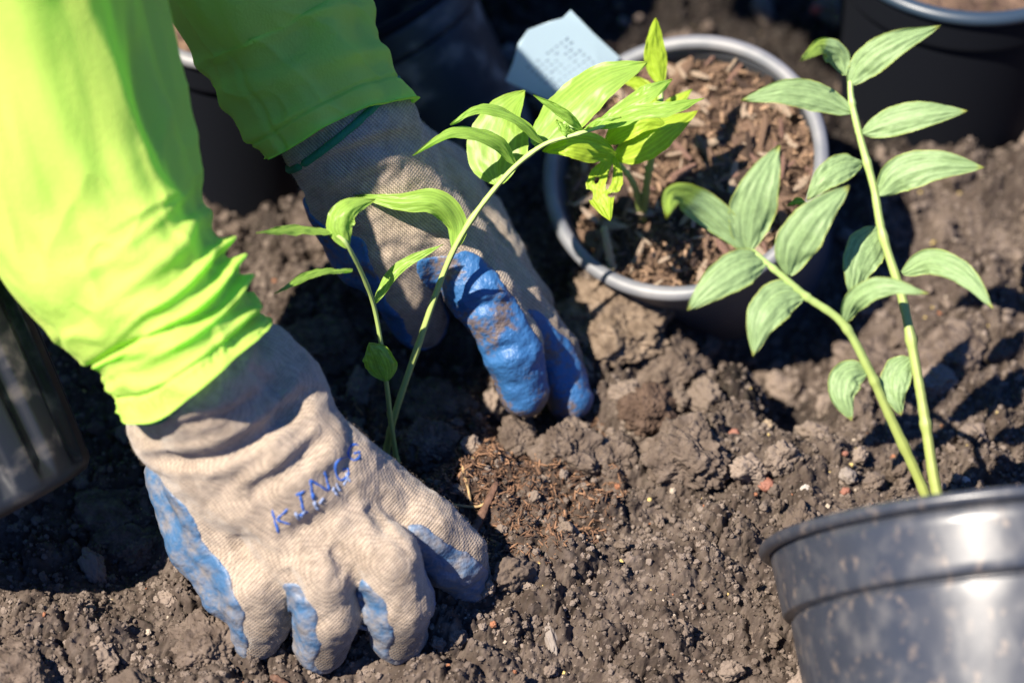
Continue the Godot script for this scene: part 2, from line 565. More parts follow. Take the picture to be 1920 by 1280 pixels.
func near_hand(person: Node3D) -> void:
	var bones := []
	var up := Vector3(0.25, 0.85, 0.1)
	var w1 := at(362, 700, 1.288)
	var w0 := at(300, 590, 1.288)
	var w2 := P(430, 800, 0.106)
	var wl := P(330, 790, 0.107)
	var wr := P(510, 735, 0.114)
	chain(bones, [w0, w1, w2], [0.028, 0.029, 0.029], [up, up], [3.0, 3.0])
	# the knitted cuff spreads wider than the wrist
	chain(bones, [P(326, 770, 0.104), wl, P(390, 855, 0.094)], [0.022, 0.0215, 0.021], [up, up], [3.0, 2.0])
	chain(bones, [P(475, 690, 0.124), wr, P(562, 812, 0.1)], [0.022, 0.0215, 0.02], [up, up], [3.0, 2.0])
	bones.append([P(352, 803, 0.104), P(515, 738, 0.112), 0.0225, 0.0235, up, 3.0])
	var nl := Vector3(0.75, 0.62, 0.2)
	var nm := Vector3(0.4, 0.85, 0.2)
	var fd := Vector3(0.62, 0.55, 0.55)
	var ft := Vector3(0.62, 0.15, 0.75)
	# little finger, ring, middle, index: carpal, knuckle, middle joint, last joint, tip
	chain(bones, [P(385, 865, 0.088), P(432, 1008, 0.052), P(478, 1095, 0.043), P(490, 1148, 0.026), P(486, 1188, 0.012)], [0.021, 0.017, 0.0146, 0.014, 0.012], [nl, nl, fd, ft], [-0.1, -0.25, -0.3, -0.5])
	chain(bones, [P(350, 890, 0.062), P(388, 1000, 0.045), P(432, 1105, 0.03)], [0.018, 0.018, 0.013], [nl, nl], [-0.5, -0.5])
	chain(bones, [P(445, 860, 0.097), P(540, 1008, 0.064), P(603, 1075, 0.056), P(615, 1150, 0.034), P(606, 1208, 0.013)], [0.02, 0.0162, 0.0142, 0.0138, 0.0122], [nm, nm, fd, ft], [1.2, 0.3, -0.6, -0.65])
	chain(bones, [P(510, 855, 0.1), P(640, 980, 0.066), P(726, 1050, 0.058), P(750, 1130, 0.036), P(748, 1192, 0.013)], [0.02, 0.0165, 0.0148, 0.0144, 0.0126], [nm, nm, fd, ft], [1.2, 0.3, -0.6, -0.65])
	chain(bones, [P(578, 838, 0.097), P(706, 926, 0.064), P(795, 985, 0.05), P(848, 1036, 0.032), P(872, 1082, 0.012)], [0.02, 0.0168, 0.0152, 0.0146, 0.0126], [Vector3(0.5, 0.8, -0.1), Vector3(0.6, 0.65, -0.45), Vector3(0.65, 0.5, -0.6), Vector3(0.6, 0.4, -0.75)], [1.2, -0.12, -0.25, -0.45])
	# the thumb, tucked down behind the palm
	chain(bones, [P(550, 840, 0.07), P(610, 890, 0.045), P(655, 930, 0.024), P(685, 960, 0.01)], [0.018, 0.016, 0.014, 0.012], [nm, nm, nm], [0.4, 0.1, 0.0])
	# webs that fill the back of the hand
	for q in [[445, 930, 0.08, 540, 910, 0.087], [540, 910, 0.087, 640, 880, 0.083], [470, 965, 0.058, 600, 935, 0.068]]:
		bones.append([P(q[0], q[1], q[2]), P(q[3], q[4], q[5]), 0.0165, 0.0165, nm, 1.0])
	var cr := [
		[[[285, 862], [400, 858], [500, 805], [590, 728]], 0.0032, 0.0052], [[[262, 842], [380, 832], [480, 785], [560, 715]], 0.0026, -0.0022], [[[300, 885], [420, 880], [520, 825], [620, 745]], 0.003, -0.0024],
		[[[330, 800], [430, 775], [520, 715]], 0.0028, 0.003], [[[470, 690], [500, 720], [530, 740]], 0.0025, 0.002],
		[[[468, 925], [540, 880], [615, 812]], 0.0034, 0.0042], [[[455, 905], [520, 862], [600, 795]], 0.0034, -0.0022], [[[500, 945], [560, 905], [640, 845]], 0.0034, -0.0016],
		[[[520, 1018], [600, 975], [668, 930]], 0.004, 0.003], [[[470, 1010], [520, 1045], [560, 1030]], 0.003, 0.002], [[[560, 1052], [610, 1045], [650, 1060]], 0.0028, -0.0012],
		[[[690, 950], [716, 975], [722, 1000]], 0.003, 0.0055], [[[622, 1030], [640, 1050], [648, 1075]], 0.003, 0.0055], [[[535, 1070], [552, 1092], [558, 1120]], 0.003, 0.0055],
		[[[640, 770], [660, 830], [650, 880]], 0.003, 0.0018], [[[690, 1000], [740, 1010], [780, 1060]], 0.0025, 0.0012], [[[740, 900], [770, 930], [760, 965]], 0.0028, 0.0016]]
	var frame := local_frame(P(640, 860, 0.08) - P(420, 960, 0.07), P(640, 1000, 0.06) - w2, w2)
	var made := glove(bones, cr, frame, coat_paint, -0.1, person)
	lettering(made[0], made[1], frame)
	fuzz(made[0], made[1], -0.1, 26000)
	hem(made[0], made[1], frame, w1 - (w2 - w1) * 0.28, (w2 - w1).normalized() + Vector3(0.6, 0.1, 0.0), 0.052)

func far_hand(person: Node3D) -> void:
	var bones := []
	var back := Vector3(0.86, 0.35, -0.4)
	var w1 := P(640, 235, 0.148)
	var w0 := at(592, 160, dep(640, 235, 0.148))
	var w2 := P(695, 330, 0.122)
	chain(bones, [w0, w1, w2], [0.028, 0.0285, 0.028], [back, back], [3.0, 3.0])
	chain(bones, [P(615, 260, 0.145), P(655, 335, 0.12)], [0.023, 0.022], [back], [3.0])
	chain(bones, [P(690, 225, 0.145), P(735, 315, 0.12)], [0.0235, 0.023], [back], [3.0])
	# fingers: index nearest, the others behind it to the right
	chain(bones, [P(735, 375, 0.112), P(825, 460, 0.088), P(902, 548, 0.072), P(960, 645, 0.048), P(982, 732, 0.022)], [0.02, 0.0165, 0.0146, 0.0138, 0.0118], [back, back, back, back], [0.15, -0.45, -0.6, -0.7])
	chain(bones, [P(750, 350, 0.115), P(850, 450, 0.086), PD(957, 556, 0.062, 0.012), PD(1036, 662, 0.03, 0.014), PD(1068, 745, 0.006, 0.004)], [0.02, 0.016, 0.0138, 0.013, 0.0112], [back, back, back, back], [0.8, 0.2, -0.4, -0.8])
	var zr := Vector3(0.0, 0.0, -0.028)
	chain(bones, [P(745, 350, 0.115) + zr * 0.6, P(840, 445, 0.088) + zr, P(925, 545, 0.062) + zr, P(985, 645, 0.03) + zr, P(1015, 720, 0.008) + zr], [0.02, 0.016, 0.0138, 0.013, 0.011], [back, back, back, back], [0.8, 0.4, 0.1, 0.0])
	var zp := Vector3(0.0, -0.004, -0.05)
	chain(bones, [P(735, 350, 0.112) + zp * 0.6, P(825, 445, 0.08) + zp, P(900, 530, 0.055) + zp, P(945, 610, 0.03) + zp, P(965, 670, 0.01) + zp], [0.019, 0.0155, 0.013, 0.012, 0.0105], [back, back, back, back], [0.8, 0.4, 0.1, 0.0])
	var tn := Vector3(0.55, 0.35, 0.75)
	chain(bones, [P(690, 375, 0.11), P(718, 450, 0.094), P(755, 530, 0.068), P(788, 605, 0.036)], [0.021, 0.0195, 0.016, 0.013], [Vector3(0.75, 0.35, 0.5), tn, tn], [-0.35, -0.35, -0.3])
	bones.append([P(640, 385, 0.105), P(690, 470, 0.08), 0.017, 0.018, Vector3(0.8, 0.3, 0.5), -0.3])
	bones.append([P(730, 385, 0.112), P(805, 430, 0.1), 0.0185, 0.016, back, 1.4])
	var cr := [
		[[[575, 330], [650, 290], [740, 262], [785, 262]], 0.0032, 0.0045], [[[565, 305], [640, 268], [750, 238]], 0.003, -0.002], [[[600, 355], [680, 312], [790, 285]], 0.003, -0.002],
		[[[815, 440], [815, 500], [822, 570]], 0.0045, 0.005], [[[860, 590], [910, 570], [965, 575]], 0.003, 0.0035], [[[900, 680], [950, 650], [1000, 655]], 0.003, 0.003], [[[885, 560], [930, 530], [975, 545]], 0.0035, -0.0022],
		[[[700, 470], [740, 465], [790, 480]], 0.003, 0.002], [[[700, 380], [740, 400], [790, 390]], 0.003, 0.0018]]
	var frame := local_frame(Vector3(0.4, 0.1, 0.8), P(848, 470, 0.088) - w2, w2)
	var made := glove(bones, cr, frame, far_coat_paint, 0.22, person)
	fuzz(made[0], made[1], 0.22, 20000)
	hem(made[0], made[1], frame, w1 + (w2 - w1) * 0.02, (w2 - w1).normalized() + Vector3(0.25, 0.1, 0.2), 0.05)

func fuzz(g: MeshInstance3D, f: Field, edge: float, count: int) -> void:
	# loose fibres standing off the worn cloth
	var arr := g.mesh.surface_get_arrays(0)
	var v: PackedVector3Array = arr[Mesh.ARRAY_VERTEX]
	var n: PackedVector3Array = arr[Mesh.ARRAY_NORMAL]
	var hv := PackedVector3Array()
	for i in 5:
		var t := i / 4.0
		var w := 0.028 * (1.0 - t * 0.8)
		for s in 3:
			hv.append(Vector3(0.35 * t * t + cos(s * TAU / 3.0) * w, t, sin(s * TAU / 3.0) * w))
	var hi := PackedInt32Array()
	for i in 4:
		for s in 3:
			var a := i * 3 + s
			var b := i * 3 + (s + 1) % 3
			hi.append_array([a, a + 3, b, b, a + 3, b + 3])
	var hair := finish(hv, hi)
	var pl := []
	var cl := []
	for k in count:
		var i := rng.randi_range(0, v.size() - 1)
		if f.cover(g.transform * v[i]) < edge + 0.35: continue
		var l := rng.randf_range(0.0006, 0.0018)
		var y := (n[i] + Vector3(rng.randf_range(-0.8, 0.8), rng.randf_range(-0.8, 0.8), rng.randf_range(-0.8, 0.8))).normalized()
		var x := y.cross(Vector3(rng.randf() - 0.5, rng.randf() - 0.5, rng.randf() - 0.5)).normalized()
		pl.append(Transform3D(Basis(x, y, x.cross(y)).scaled_local(Vector3(l, l, l)), v[i] - y * 0.0002))
		cl.append(Color(0.42, 0.35, 0.28).lerp(Color(0.2, 0.16, 0.13), rng.randf() * 0.7))
	scatter("cloth_fuzz", [hair], M.tinted, pl, cl, "", "", g)

func hem(g: Node3D, f: Field, frame: Transform3D, centre: Vector3, axis: Vector3, reach: float) -> void:
	# the green bound edge of the cuff: a cord laid where the cuff's field crosses zero
	axis = axis.normalized()
	var e1 := axis.cross(Vector3(0.3, 0.9, 0.2)).normalized()
	var e2 := axis.cross(e1)
	var pts := []
	for i in 49:
		var a := TAU * i / 48.0
		var dir := e1 * cos(a) + e2 * sin(a)
		var t := reach
		while t > 0.02 and f.sample(centre + dir * t) > 0.0: t -= 0.0008
		pts.append(frame.affine_inverse() * (centre + dir * (t + 0.0004)))
	var o := obj("cuff_hem", tube(pts, [0.0019, 0.0019], 96, 8, 0.1), M.green_hem, g)
	tag(o, "dark green bound edge of the cuff")

func lettering(g: Node3D, f: Field, frame: Transform3D) -> void:
	# hand written letters in blue marker, each stroke laid on the cloth
	var letters := [
		["K", 524, 976, [[[-14, -22], [-8, 0], [-2, 24]], [[18, -26], [-6, -2]], [[-6, -2], [20, 6]]]],
		["I", 566, 944, [[[-4, -20], [3, 18]], [[-12, -16], [6, -24]], [[-6, 22], [12, 14]]]],
		["N", 604, 912, [[[-16, 26], [-24, -14]], [[-24, -14], [14, 10]], [[14, 10], [4, -30]]]],
		["G", 642, 882, [[[8, -26], [-10, -18], [-14, 2], [-4, 18], [12, 8], [10, -2]], [[0, -2], [14, -4]]]],
		["G", 664, 850, [[[10, -16], [-6, -16], [-12, 0], [-4, 12], [10, 8], [10, -2]], [[0, 0], [12, -4]]]],
	]
	var inv := frame.affine_inverse()
	for l in letters:
		var group := SurfaceTool.new()
		for s in l[3]:
			group.append_from(stroke(s, l[1], l[2], f, inv, 0.0005), 0, Transform3D.IDENTITY)
		group.index()
		var o := obj("marker_letter", group.commit(), M.ink, g)
		tag(o, "blue marker letter %s" % l[0])
	var faint := SurfaceTool.new()
	for q in [[558, 968, 9], [568, 962, -7], [592, 948, 10], [603, 938, -6], [628, 922, 9], [634, 914, 8], [648, 902, -8], [652, 895, 10]]:
		faint.append_from(stroke([[-4, -q[2]], [0, 0], [5, q[2] * 0.8]], q[0], q[1], f, inv, 0.0006), 0, Transform3D.IDENTITY)
	obj("faded_marker_line", faint.commit(), M.ink_pale, g)

func stroke(s: Array, x: float, y: float, f: Field, inv: Transform3D, r: float) -> ArrayMesh:
	var ctrl := []
	for p in s: ctrl.append(Vector3(x + p[0], y + p[1], 0))
	var pts := []
	for i in 9:
		var q := spline(ctrl, i / 8.0)
		var jit := n_soft.get_noise_2d(q.x * 0.6, q.y * 0.6) * 2.0
		var d := 1.15
		while d < 1.5 and f.sample(at(q.x + jit, q.y, d)) > 0.0003: d += 0.0006
		pts.append(inv * at(q.x + jit, q.y, d + 0.0002))
	return tube(pts, [r * 0.8, r * 1.3, r, r * 1.2, r * 0.6], 16, 6, 0.5)

# ---------------------------------------------------------------- sleeves
func sleeve(stations: Array, radii: Array, folds: Callable, segs: int, around: int) -> ArrayMesh:
	# stations run from the hem up the arm; the cloth turns in under the hem
	var v := PackedVector3Array()
	var uv := PackedVector2Array()
	var total := 0.0
	for i in 60: total += (spline(stations, (i + 1) / 60.0) - spline(stations, i / 60.0)).length()
	var ins := 14
	for i in range(-ins, segs + 1):
		var inside := i < 0
		var t := float(absi(i)) / segs * (1.0 if not inside else 0.55)
		var p := spline(stations, t)
		var tan := (spline(stations, minf(t + 0.02, 1.0)) - spline(stations, maxf(t - 0.02, 0.0))).normalized()
		var e1 := (SB - tan * SB.dot(tan)).normalized()
		var e2 := tan.cross(e1)
		if e2.dot(SR) < 0.0: e2 = -e2
		var k := t * (radii.size() - 1)
		var ki := mini(int(k), radii.size() - 2)
		var r: float = lerpf(radii[ki], radii[ki + 1], smoothstep(0.0, 1.0, k - ki) * 0.5 + (k - ki) * 0.5)
		for j in around + 1:
			var a := TAU * j / around
			var rr: float = r + folds.call(t * total, a)
			if inside: rr -= 0.0022
			elif i < 3: rr += 0.0011 - 0.0004 * i
			var slant: float = folds.call(-1.0, a)
			v.append(p + (e1 * cos(a) + e2 * sin(a)) * rr + tan * slant * maxf(0.0, 1.0 - t * total / 0.05))
			uv.append(Vector2(a, t))
	return finish(v, grid_index(segs + 1 + ins, around + 1, true), uv)

func ridge(x: float) -> float:
	var s := 0.5 + 0.5 * sin(x)
	return s * s * 1.3 - 0.4

func near_folds(u: float, a: float) -> float:
	if u < 0.0: return -0.010 * cos(a + 0.3) + 0.005 * sin(a) + 0.002 * sin(3.0 * a)
	var right := 0.5 + 0.5 * sin(a + 0.25)
	right = right * right
	var p := Vector3(cos(a), sin(a), u * 16.0)
	var warp := n_fold.get_noise_3dv(p * 1.2) * 1.6
	var d := 0.0062 * right * exp(-pow((u - 0.062) / 0.042, 2.0)) * ridge(TAU * (u / 0.019) + 2.2 * cos(a * 1.0 + 0.7) + warp)
	d += 0.0018 * exp(-pow((u - 0.05) / 0.08, 2.0)) * ridge(TAU * (u / 0.034) + 3.4 * sin(a) + warp * 1.5)
	d += n_fold.get_noise_3dv(Vector3(cos(a) * 1.1, sin(a) * 1.1, u * 9.0)) * 0.0065
	var cr := absf(n_fold.get_noise_3dv(Vector3(cos(a - u * 4.0) * 1.3 + 20.0, sin(a - u * 4.0) * 1.3, u * 13.0)))
	d += 0.0013 * (pow(clampf(1.0 - cr * 2.4, 0.0, 1.0), 2.0) - 0.2)
	d += 0.006 * exp(-u / 0.013) * right + 0.0012 * exp(-u / 0.02) * sin(a * 3.0 + 0.8)
	d -= 0.004 * exp(-pow((u - 0.022 - 0.02 * (1.0 + cos(a + 0.9))) / 0.005, 2.0)) * (0.5 + 0.5 * cos(a + 0.9))
	d += n_fold.get_noise_3dv(Vector3(cos(a) * 2.2 + 3.0, sin(a) * 2.2, u * 6.0)) * 0.006 * smoothstep(0.06, 0.2, u)
	d += exp(-pow((u - 0.004) / 0.006, 2.0)) * 0.0012 * sin(a * 5.0 + 1.0) - 0.0013 * exp(-pow((u - 0.0165) / 0.0016, 2.0)) + 0.0005 * exp(-pow((u - 0.012) / 0.003, 2.0)) * sin(a * 60.0)
	d += n_fold.get_noise_3dv(Vector3(cos(a) * 3.0, sin(a) * 3.0, u * 30.0)) * 0.0006
	return d

func far_folds(u: float, a: float) -> float:
	if u < 0.0: return -0.006 * cos(a) + 0.006 * sin(a + 2.6) + 0.0035 * sin(2.0 * a + 0.6)
	var p := Vector3(cos(a), sin(a), u * 14.0)
	var warp := n_fold.get_noise_3dv(p + Vector3(5, 5, 5)) * 1.4
	var d := 0.0026 * exp(-pow((u - 0.055) / 0.05, 2.0)) * ridge(TAU * (u / 0.036) + 1.6 * sin(a - 0.5) + warp)
	d += n_fold.get_noise_3dv(Vector3(cos(a) * 1.1 + 8.0, sin(a) * 1.1, u * 10.0)) * 0.0055
	var cr := absf(n_fold.get_noise_3dv(Vector3(cos(a + u * 5.0) * 1.2 + 40.0, sin(a + u * 5.0) * 1.2, u * 15.0)))
	d += 0.0014 * (pow(clampf(1.0 - cr * 2.4, 0.0, 1.0), 2.0) - 0.2)
	d -= 0.0013 * exp(-pow((u - 0.019) / 0.0018, 2.0))
	d -= 0.0022 * exp(-pow((a - 5.5) / 0.06, 2.0)) * exp(-pow(u / 0.09, 2.0))
	return d

func build_person() -> void:
	var person := thing("person", "person in lime green long sleeves and muddy blue coated gloves reaching down to plant", "person", Vector3.ZERO)
	# body: one surface from head to knees; only the wrists show
	var sr := Vector3(-0.42, 0.55, -0.12)
	var sl := Vector3(-0.14, 0.56, -0.36)
	var hip := Vector3(-0.62, 0.30, -0.62)
	var er := at(20, -380, 1.2)
	var el := at(330, -330, 1.42)
	var z := Vector3.UP
	var mid := (sr + sl) * 0.5
	var ahead := Vector3(0.55, 0, 0.8).normalized()
	var side := Vector3(-0.8, 0, 0.55).normalized()
	var bb := []
	var s1 := [at(352, 690, 1.29), at(318, 612, 1.288), at(268, 540, 1.285), at(180, 415, 1.282), at(107, 215, 1.268), at(48, -60, 1.245), er]
	var d2 := dep(640, 235, 0.148)
	var s2 := [at(632, 238, d2), at(585, 150, d2), at(530, 40, d2), at(450, -110, d2 - 0.01), el]
	for way in [s1, s2]:
		for i in 12:
			bb.append([spline(way, i / 12.0), spline(way, (i + 1) / 12.0), 0.024 + 0.001 * i, 0.025 + 0.001 * i, z, 0.0])
	bb.append([er, sr, 0.036, 0.05, z, 0.0])
	bb.append([el, sl, 0.036, 0.05, z, 0.0])
	var hd := mid + ahead * 0.2 + Vector3(0, 0.1, 0)
	bb.append([sr, mid, 0.05, 0.06, z, 0.0])
	bb.append([sl, mid, 0.05, 0.06, z, 0.0])
	bb.append([mid, hip, 0.08, 0.09, z, 0.0])
	bb.append([mid, hd, 0.06, 0.055, z, 0.0])
	bb.append([hd, hd + ahead * 0.05 + Vector3(0, 0.02, 0), 0.085, 0.08, z, 0.0])
	bb.append([hd + ahead * 0.03, hd + ahead * 0.07 + Vector3(0, -0.08, 0), 0.06, 0.035, z, 0.0])
	bb.append([hd + ahead * 0.125 + Vector3(0, -0.01, 0), hd + ahead * 0.13 + Vector3(0, -0.035, 0), 0.008, 0.013, z, 0.0])
	for e in [-1.0, 1.0]:
		bb.append([hd + side * e * 0.085 + Vector3(0, 0.01, 0), hd + side * e * 0.088 + Vector3(0, -0.02, 0), 0.016, 0.011, z, 0.0])
	var hf := make_field([[hd - ahead * 0.01 + Vector3(0, 0.015, 0), hd + ahead * 0.04 + Vector3(0, 0.045, 0), 0.092, 0.08, z, 0.0]], 0.006, 120.0)
	obj("hair", net(hf, hf.d), M.hair, person)
	var body_f := make_field(bb, 0.006, 200.0)
	obj("body", net(body_f, body_f.d), M.skin, person)
	var sh := []
	sh.append([sr, er, 0.072, 0.058, z, 0.0])
	sh.append([sl, el, 0.072, 0.055, z, 0.0])
	sh.append([sr, sl, 0.075, 0.075, z, 0.0])
	for s in [-0.11, 0.0, 0.11]:
		sh.append([mid + side * s, hip + side * s, 0.1, 0.105, z, 0.0])
	var sf := make_field(sh, 0.012, 60.0)
	var shirt := obj("shirt", net(sf, sf.d), M.hivis, person)
	# sleeves down to the wrists
	obj("sleeve", sleeve(s1, [0.037, 0.0395, 0.042, 0.0475, 0.05, 0.053, 0.056], near_folds, 420, 260), M.hivis, shirt)
	obj("sleeve", sleeve(s2, [0.0375, 0.0395, 0.0415, 0.045, 0.053], far_folds, 320, 220), M.hivis, shirt)
	near_hand(person)
	far_hand(person)

# ---------------------------------------------------------------- leaves
func leaf(parent: Node, pts: Array, wl: float, wr: float, facing: Vector3, m: Material, fold := 0.25, holes := [], called := "leaf", curl := 0.0, turned := 2.0) -> void:
	var cols := PackedColorArray()
	var nt := 34 if holes.is_empty() else 96
	var ns := 18 if holes.is_empty() else 54
	var v := PackedVector3Array()
	var uv := PackedVector2Array()
	var sd := rng.randf() * 50.0
	var ripple := 0.0003 if m == M.leaf_under else 0.00012
	for i in nt + 1:
		var t := float(i) / nt
		var p := spline(pts, t)
		var tan := (spline(pts, minf(t + 0.02, 1.0)) - spline(pts, maxf(t - 0.02, 0.0))).normalized()
		var f := (facing - tan * facing.dot(tan)).normalized()
		var s := tan.cross(f)
		var prof := pow(sin(PI * pow(clampf(t * 0.985 + 0.015, 0.0, 1.0), 0.86)), 0.8) * (1.0 - 0.12 * t)
		prof = maxf(prof, 0.025)
		for j in ns + 1:
			var c := float(j) / ns * 2.0 - 1.0
			var w := (wl if c < 0.0 else wr) * prof
			var edge := 1.0 + 0.07 * n_soft.get_noise_2d(t * 5.0 + sd, signf(c) * 4.0) + 0.02 * n_soft.get_noise_2d(t * 22.0 + sd, signf(c) * 7.0)
			var lift := fold * absf(c) * w + curl * c * c * w
			lift += ripple * cos(c * PI * 5.0) * prof
			lift += 0.0016 * n_soft.get_noise_2d(t * 2.2 + sd, c * 1.1) * (0.3 + absf(c)) + 0.0004 * n_soft.get_noise_2d(t * 6.0 + sd, c * 2.5 + 9.0)
			v.append(p + s * (c * w * edge) - f * lift)
			uv.append(Vector2(c * 0.5 + 0.5, t))
			cols.append(Color.WHITE.lerp(Color(1.1, 1.45, 0.35), smoothstep(turned - 0.03, turned + 0.03, t + c * 0.05)))
	var idx := PackedInt32Array()
	for i in nt:
		for j in ns:
			var cut := false
			for h in holes:
				var dc: float = ((j + 0.5) / ns - h[0]) / h[2]
				var dt: float = ((i + 0.5) / nt - h[1]) / h[3]
				if dc * dc + dt * dt < 1.0: cut = true
			if cut: continue
			var a := i * (ns + 1) + j
			idx.append_array([a, a + ns + 1, a + 1, a + 1, a + ns + 1, a + ns + 2])
	obj(called, finish(v, idx, uv, cols), m, parent)

# px list [[x, y, nearer]], half widths in px
func leaf_px(parent: Node, spec: Array, depth: float, wl: float, wr: float, m: Material, tilt := Vector3.ZERO, fold := 0.25, holes := [], curl := 0.0, turned := 2.0) -> void:
	var pts := []
	for s in spec: pts.append(at(s[0], s[1], depth - (s[2] if s.size() > 2 else 0.0)))
	var k := depth * TX / 960.0
	leaf(parent, pts, wl * k, wr * k, (SB + tilt).normalized(), m, fold, holes, "leaf", curl, turned)

func stem_px(parent: Node, spec: Array, r0: float, r1: float, m: Material, segs := 60) -> void:
	var pts := []
	for s in spec: pts.append(at(s[0], s[1], s[2]))
	obj("stem", tube(pts, [r0, (r0 + r1) * 0.52, r1], segs, 10, 0.12, Color(0.75, 0.6, 0.45), Color.WHITE), m, parent)

func build_seedling() -> void:
	var t := thing("planted_seedling", "freshly planted two stemmed green seedling between the gloved hands", "plant", on(722, 880, 0.0))
	t.position = Vector3.ZERO
	var db := dep(722, 885, 0.0)
	var d := 1.385
	var e := 1.335
	stem_px(t, [[708, 910, db + 0.002], [722, 858, db - 0.012], [738, 785, db - 0.026], [778, 665, 1.40], [850, 470, d], [935, 345, d - 0.005], [1012, 276, d - 0.01], [1080, 252, d - 0.015], [1135, 236, d - 0.015]], 0.0019, 0.0009, M.stem, 90)
	stem_px(t, [[760, 935, db - 0.004], [748, 885, db - 0.014], [734, 800, db - 0.03], [724, 715, 1.39], [700, 570, 1.37], [655, 466, e], [626, 436, e]], 0.0014, 0.0009, M.stem, 80)
	var g: Material = M.leaf_top
	leaf_px(t, [[628, 437], [560, 428, 0.01], [480, 437, 0.028]], e, 15, 14, g, SU * 0.9, 0.2)
	leaf_px(t, [[652, 464], [640, 425, 0.004], [655, 392, 0.004], [704, 374, -0.004]], e, 30, 26, g, SR * 0.1, 0.55)
	leaf_px(t, [[852, 468], [853, 420, 0.004], [815, 378, 0.012], [745, 378, 0.012], [664, 366, 0.004]], d, 24, 28, g, Vector3(-0.3, 0.5, 0), 0.3)
	leaf_px(t, [[701, 570], [745, 505, 0.005], [830, 458, 0.01]], 1.37, 14, 12, g, SU * 0.4, 0.3)
	leaf_px(t, [[661, 507], [590, 510, 0.012], [515, 550, 0.026]], e, 10, 8, g, SU * 0.9, 0.3)
	leaf_px(t, [[724, 715], [716, 690, 0.004], [706, 664, 0.008], [692, 642, 0.01]], 1.388, 36, 32, g, SU * 0.2 - SR * 0.3, 0.15)
	# the arching top
	leaf_px(t, [[936, 346], [932, 290, -0.004], [945, 225, -0.004], [985, 170, 0.004]], d + 0.006, 62, 70, g, SR * -0.35 + SU * 0.3, -0.12)
	leaf_px(t, [[1000, 272], [1060, 212, 0.0], [1130, 152, 0.004], [1213, 118, 0.0]], d + 0.004, 54, 48, g, SU * 0.4 - SR * 0.3, 0.1)
	leaf_px(t, [[1110, 243], [1180, 196, 0.004], [1220, 172, 0.006], [1260, 150, 0.0]], d - 0.008, 24, 22, g, SU * 0.6, 0.15)
	leaf_px(t, [[1120, 240], [1190, 214, 0.01], [1250, 206, 0.014], [1320, 185, 0.01]], d - 0.012, 26, 20, g, SU * 0.7, 0.1)
	leaf_px(t, [[1022, 270], [970, 222, 0.012], [900, 202, 0.02], [844, 234, 0.022]], d - 0.006, 15, 16, g, SU * 0.8 + SR * 0.3, 0.4)
	leaf_px(t, [[966, 308], [930, 262, 0.012], [850, 246, 0.022], [774, 292, 0.026]], d - 0.006, 18, 20, g, SU * 0.6 - SR * 0.2, 0.35)
	leaf_px(t, [[1097, 248], [1058, 212, 0.012], [1000, 178, 0.016]], d - 0.012, 12, 9, g, Vector3(0.7, 0, 0.3), 0.5)
	leaf_px(t, [[1092, 250], [1115, 225, 0.01], [1165, 220, 0.014]], d - 0.012, 14, 10, g, SU * 1.2, 0.5)
	leaf_px(t, [[1080, 255], [1062, 244, 0.006], [1042, 226, 0.006]], d - 0.01, 12, 12, g, SR * 0.6, 0.3)

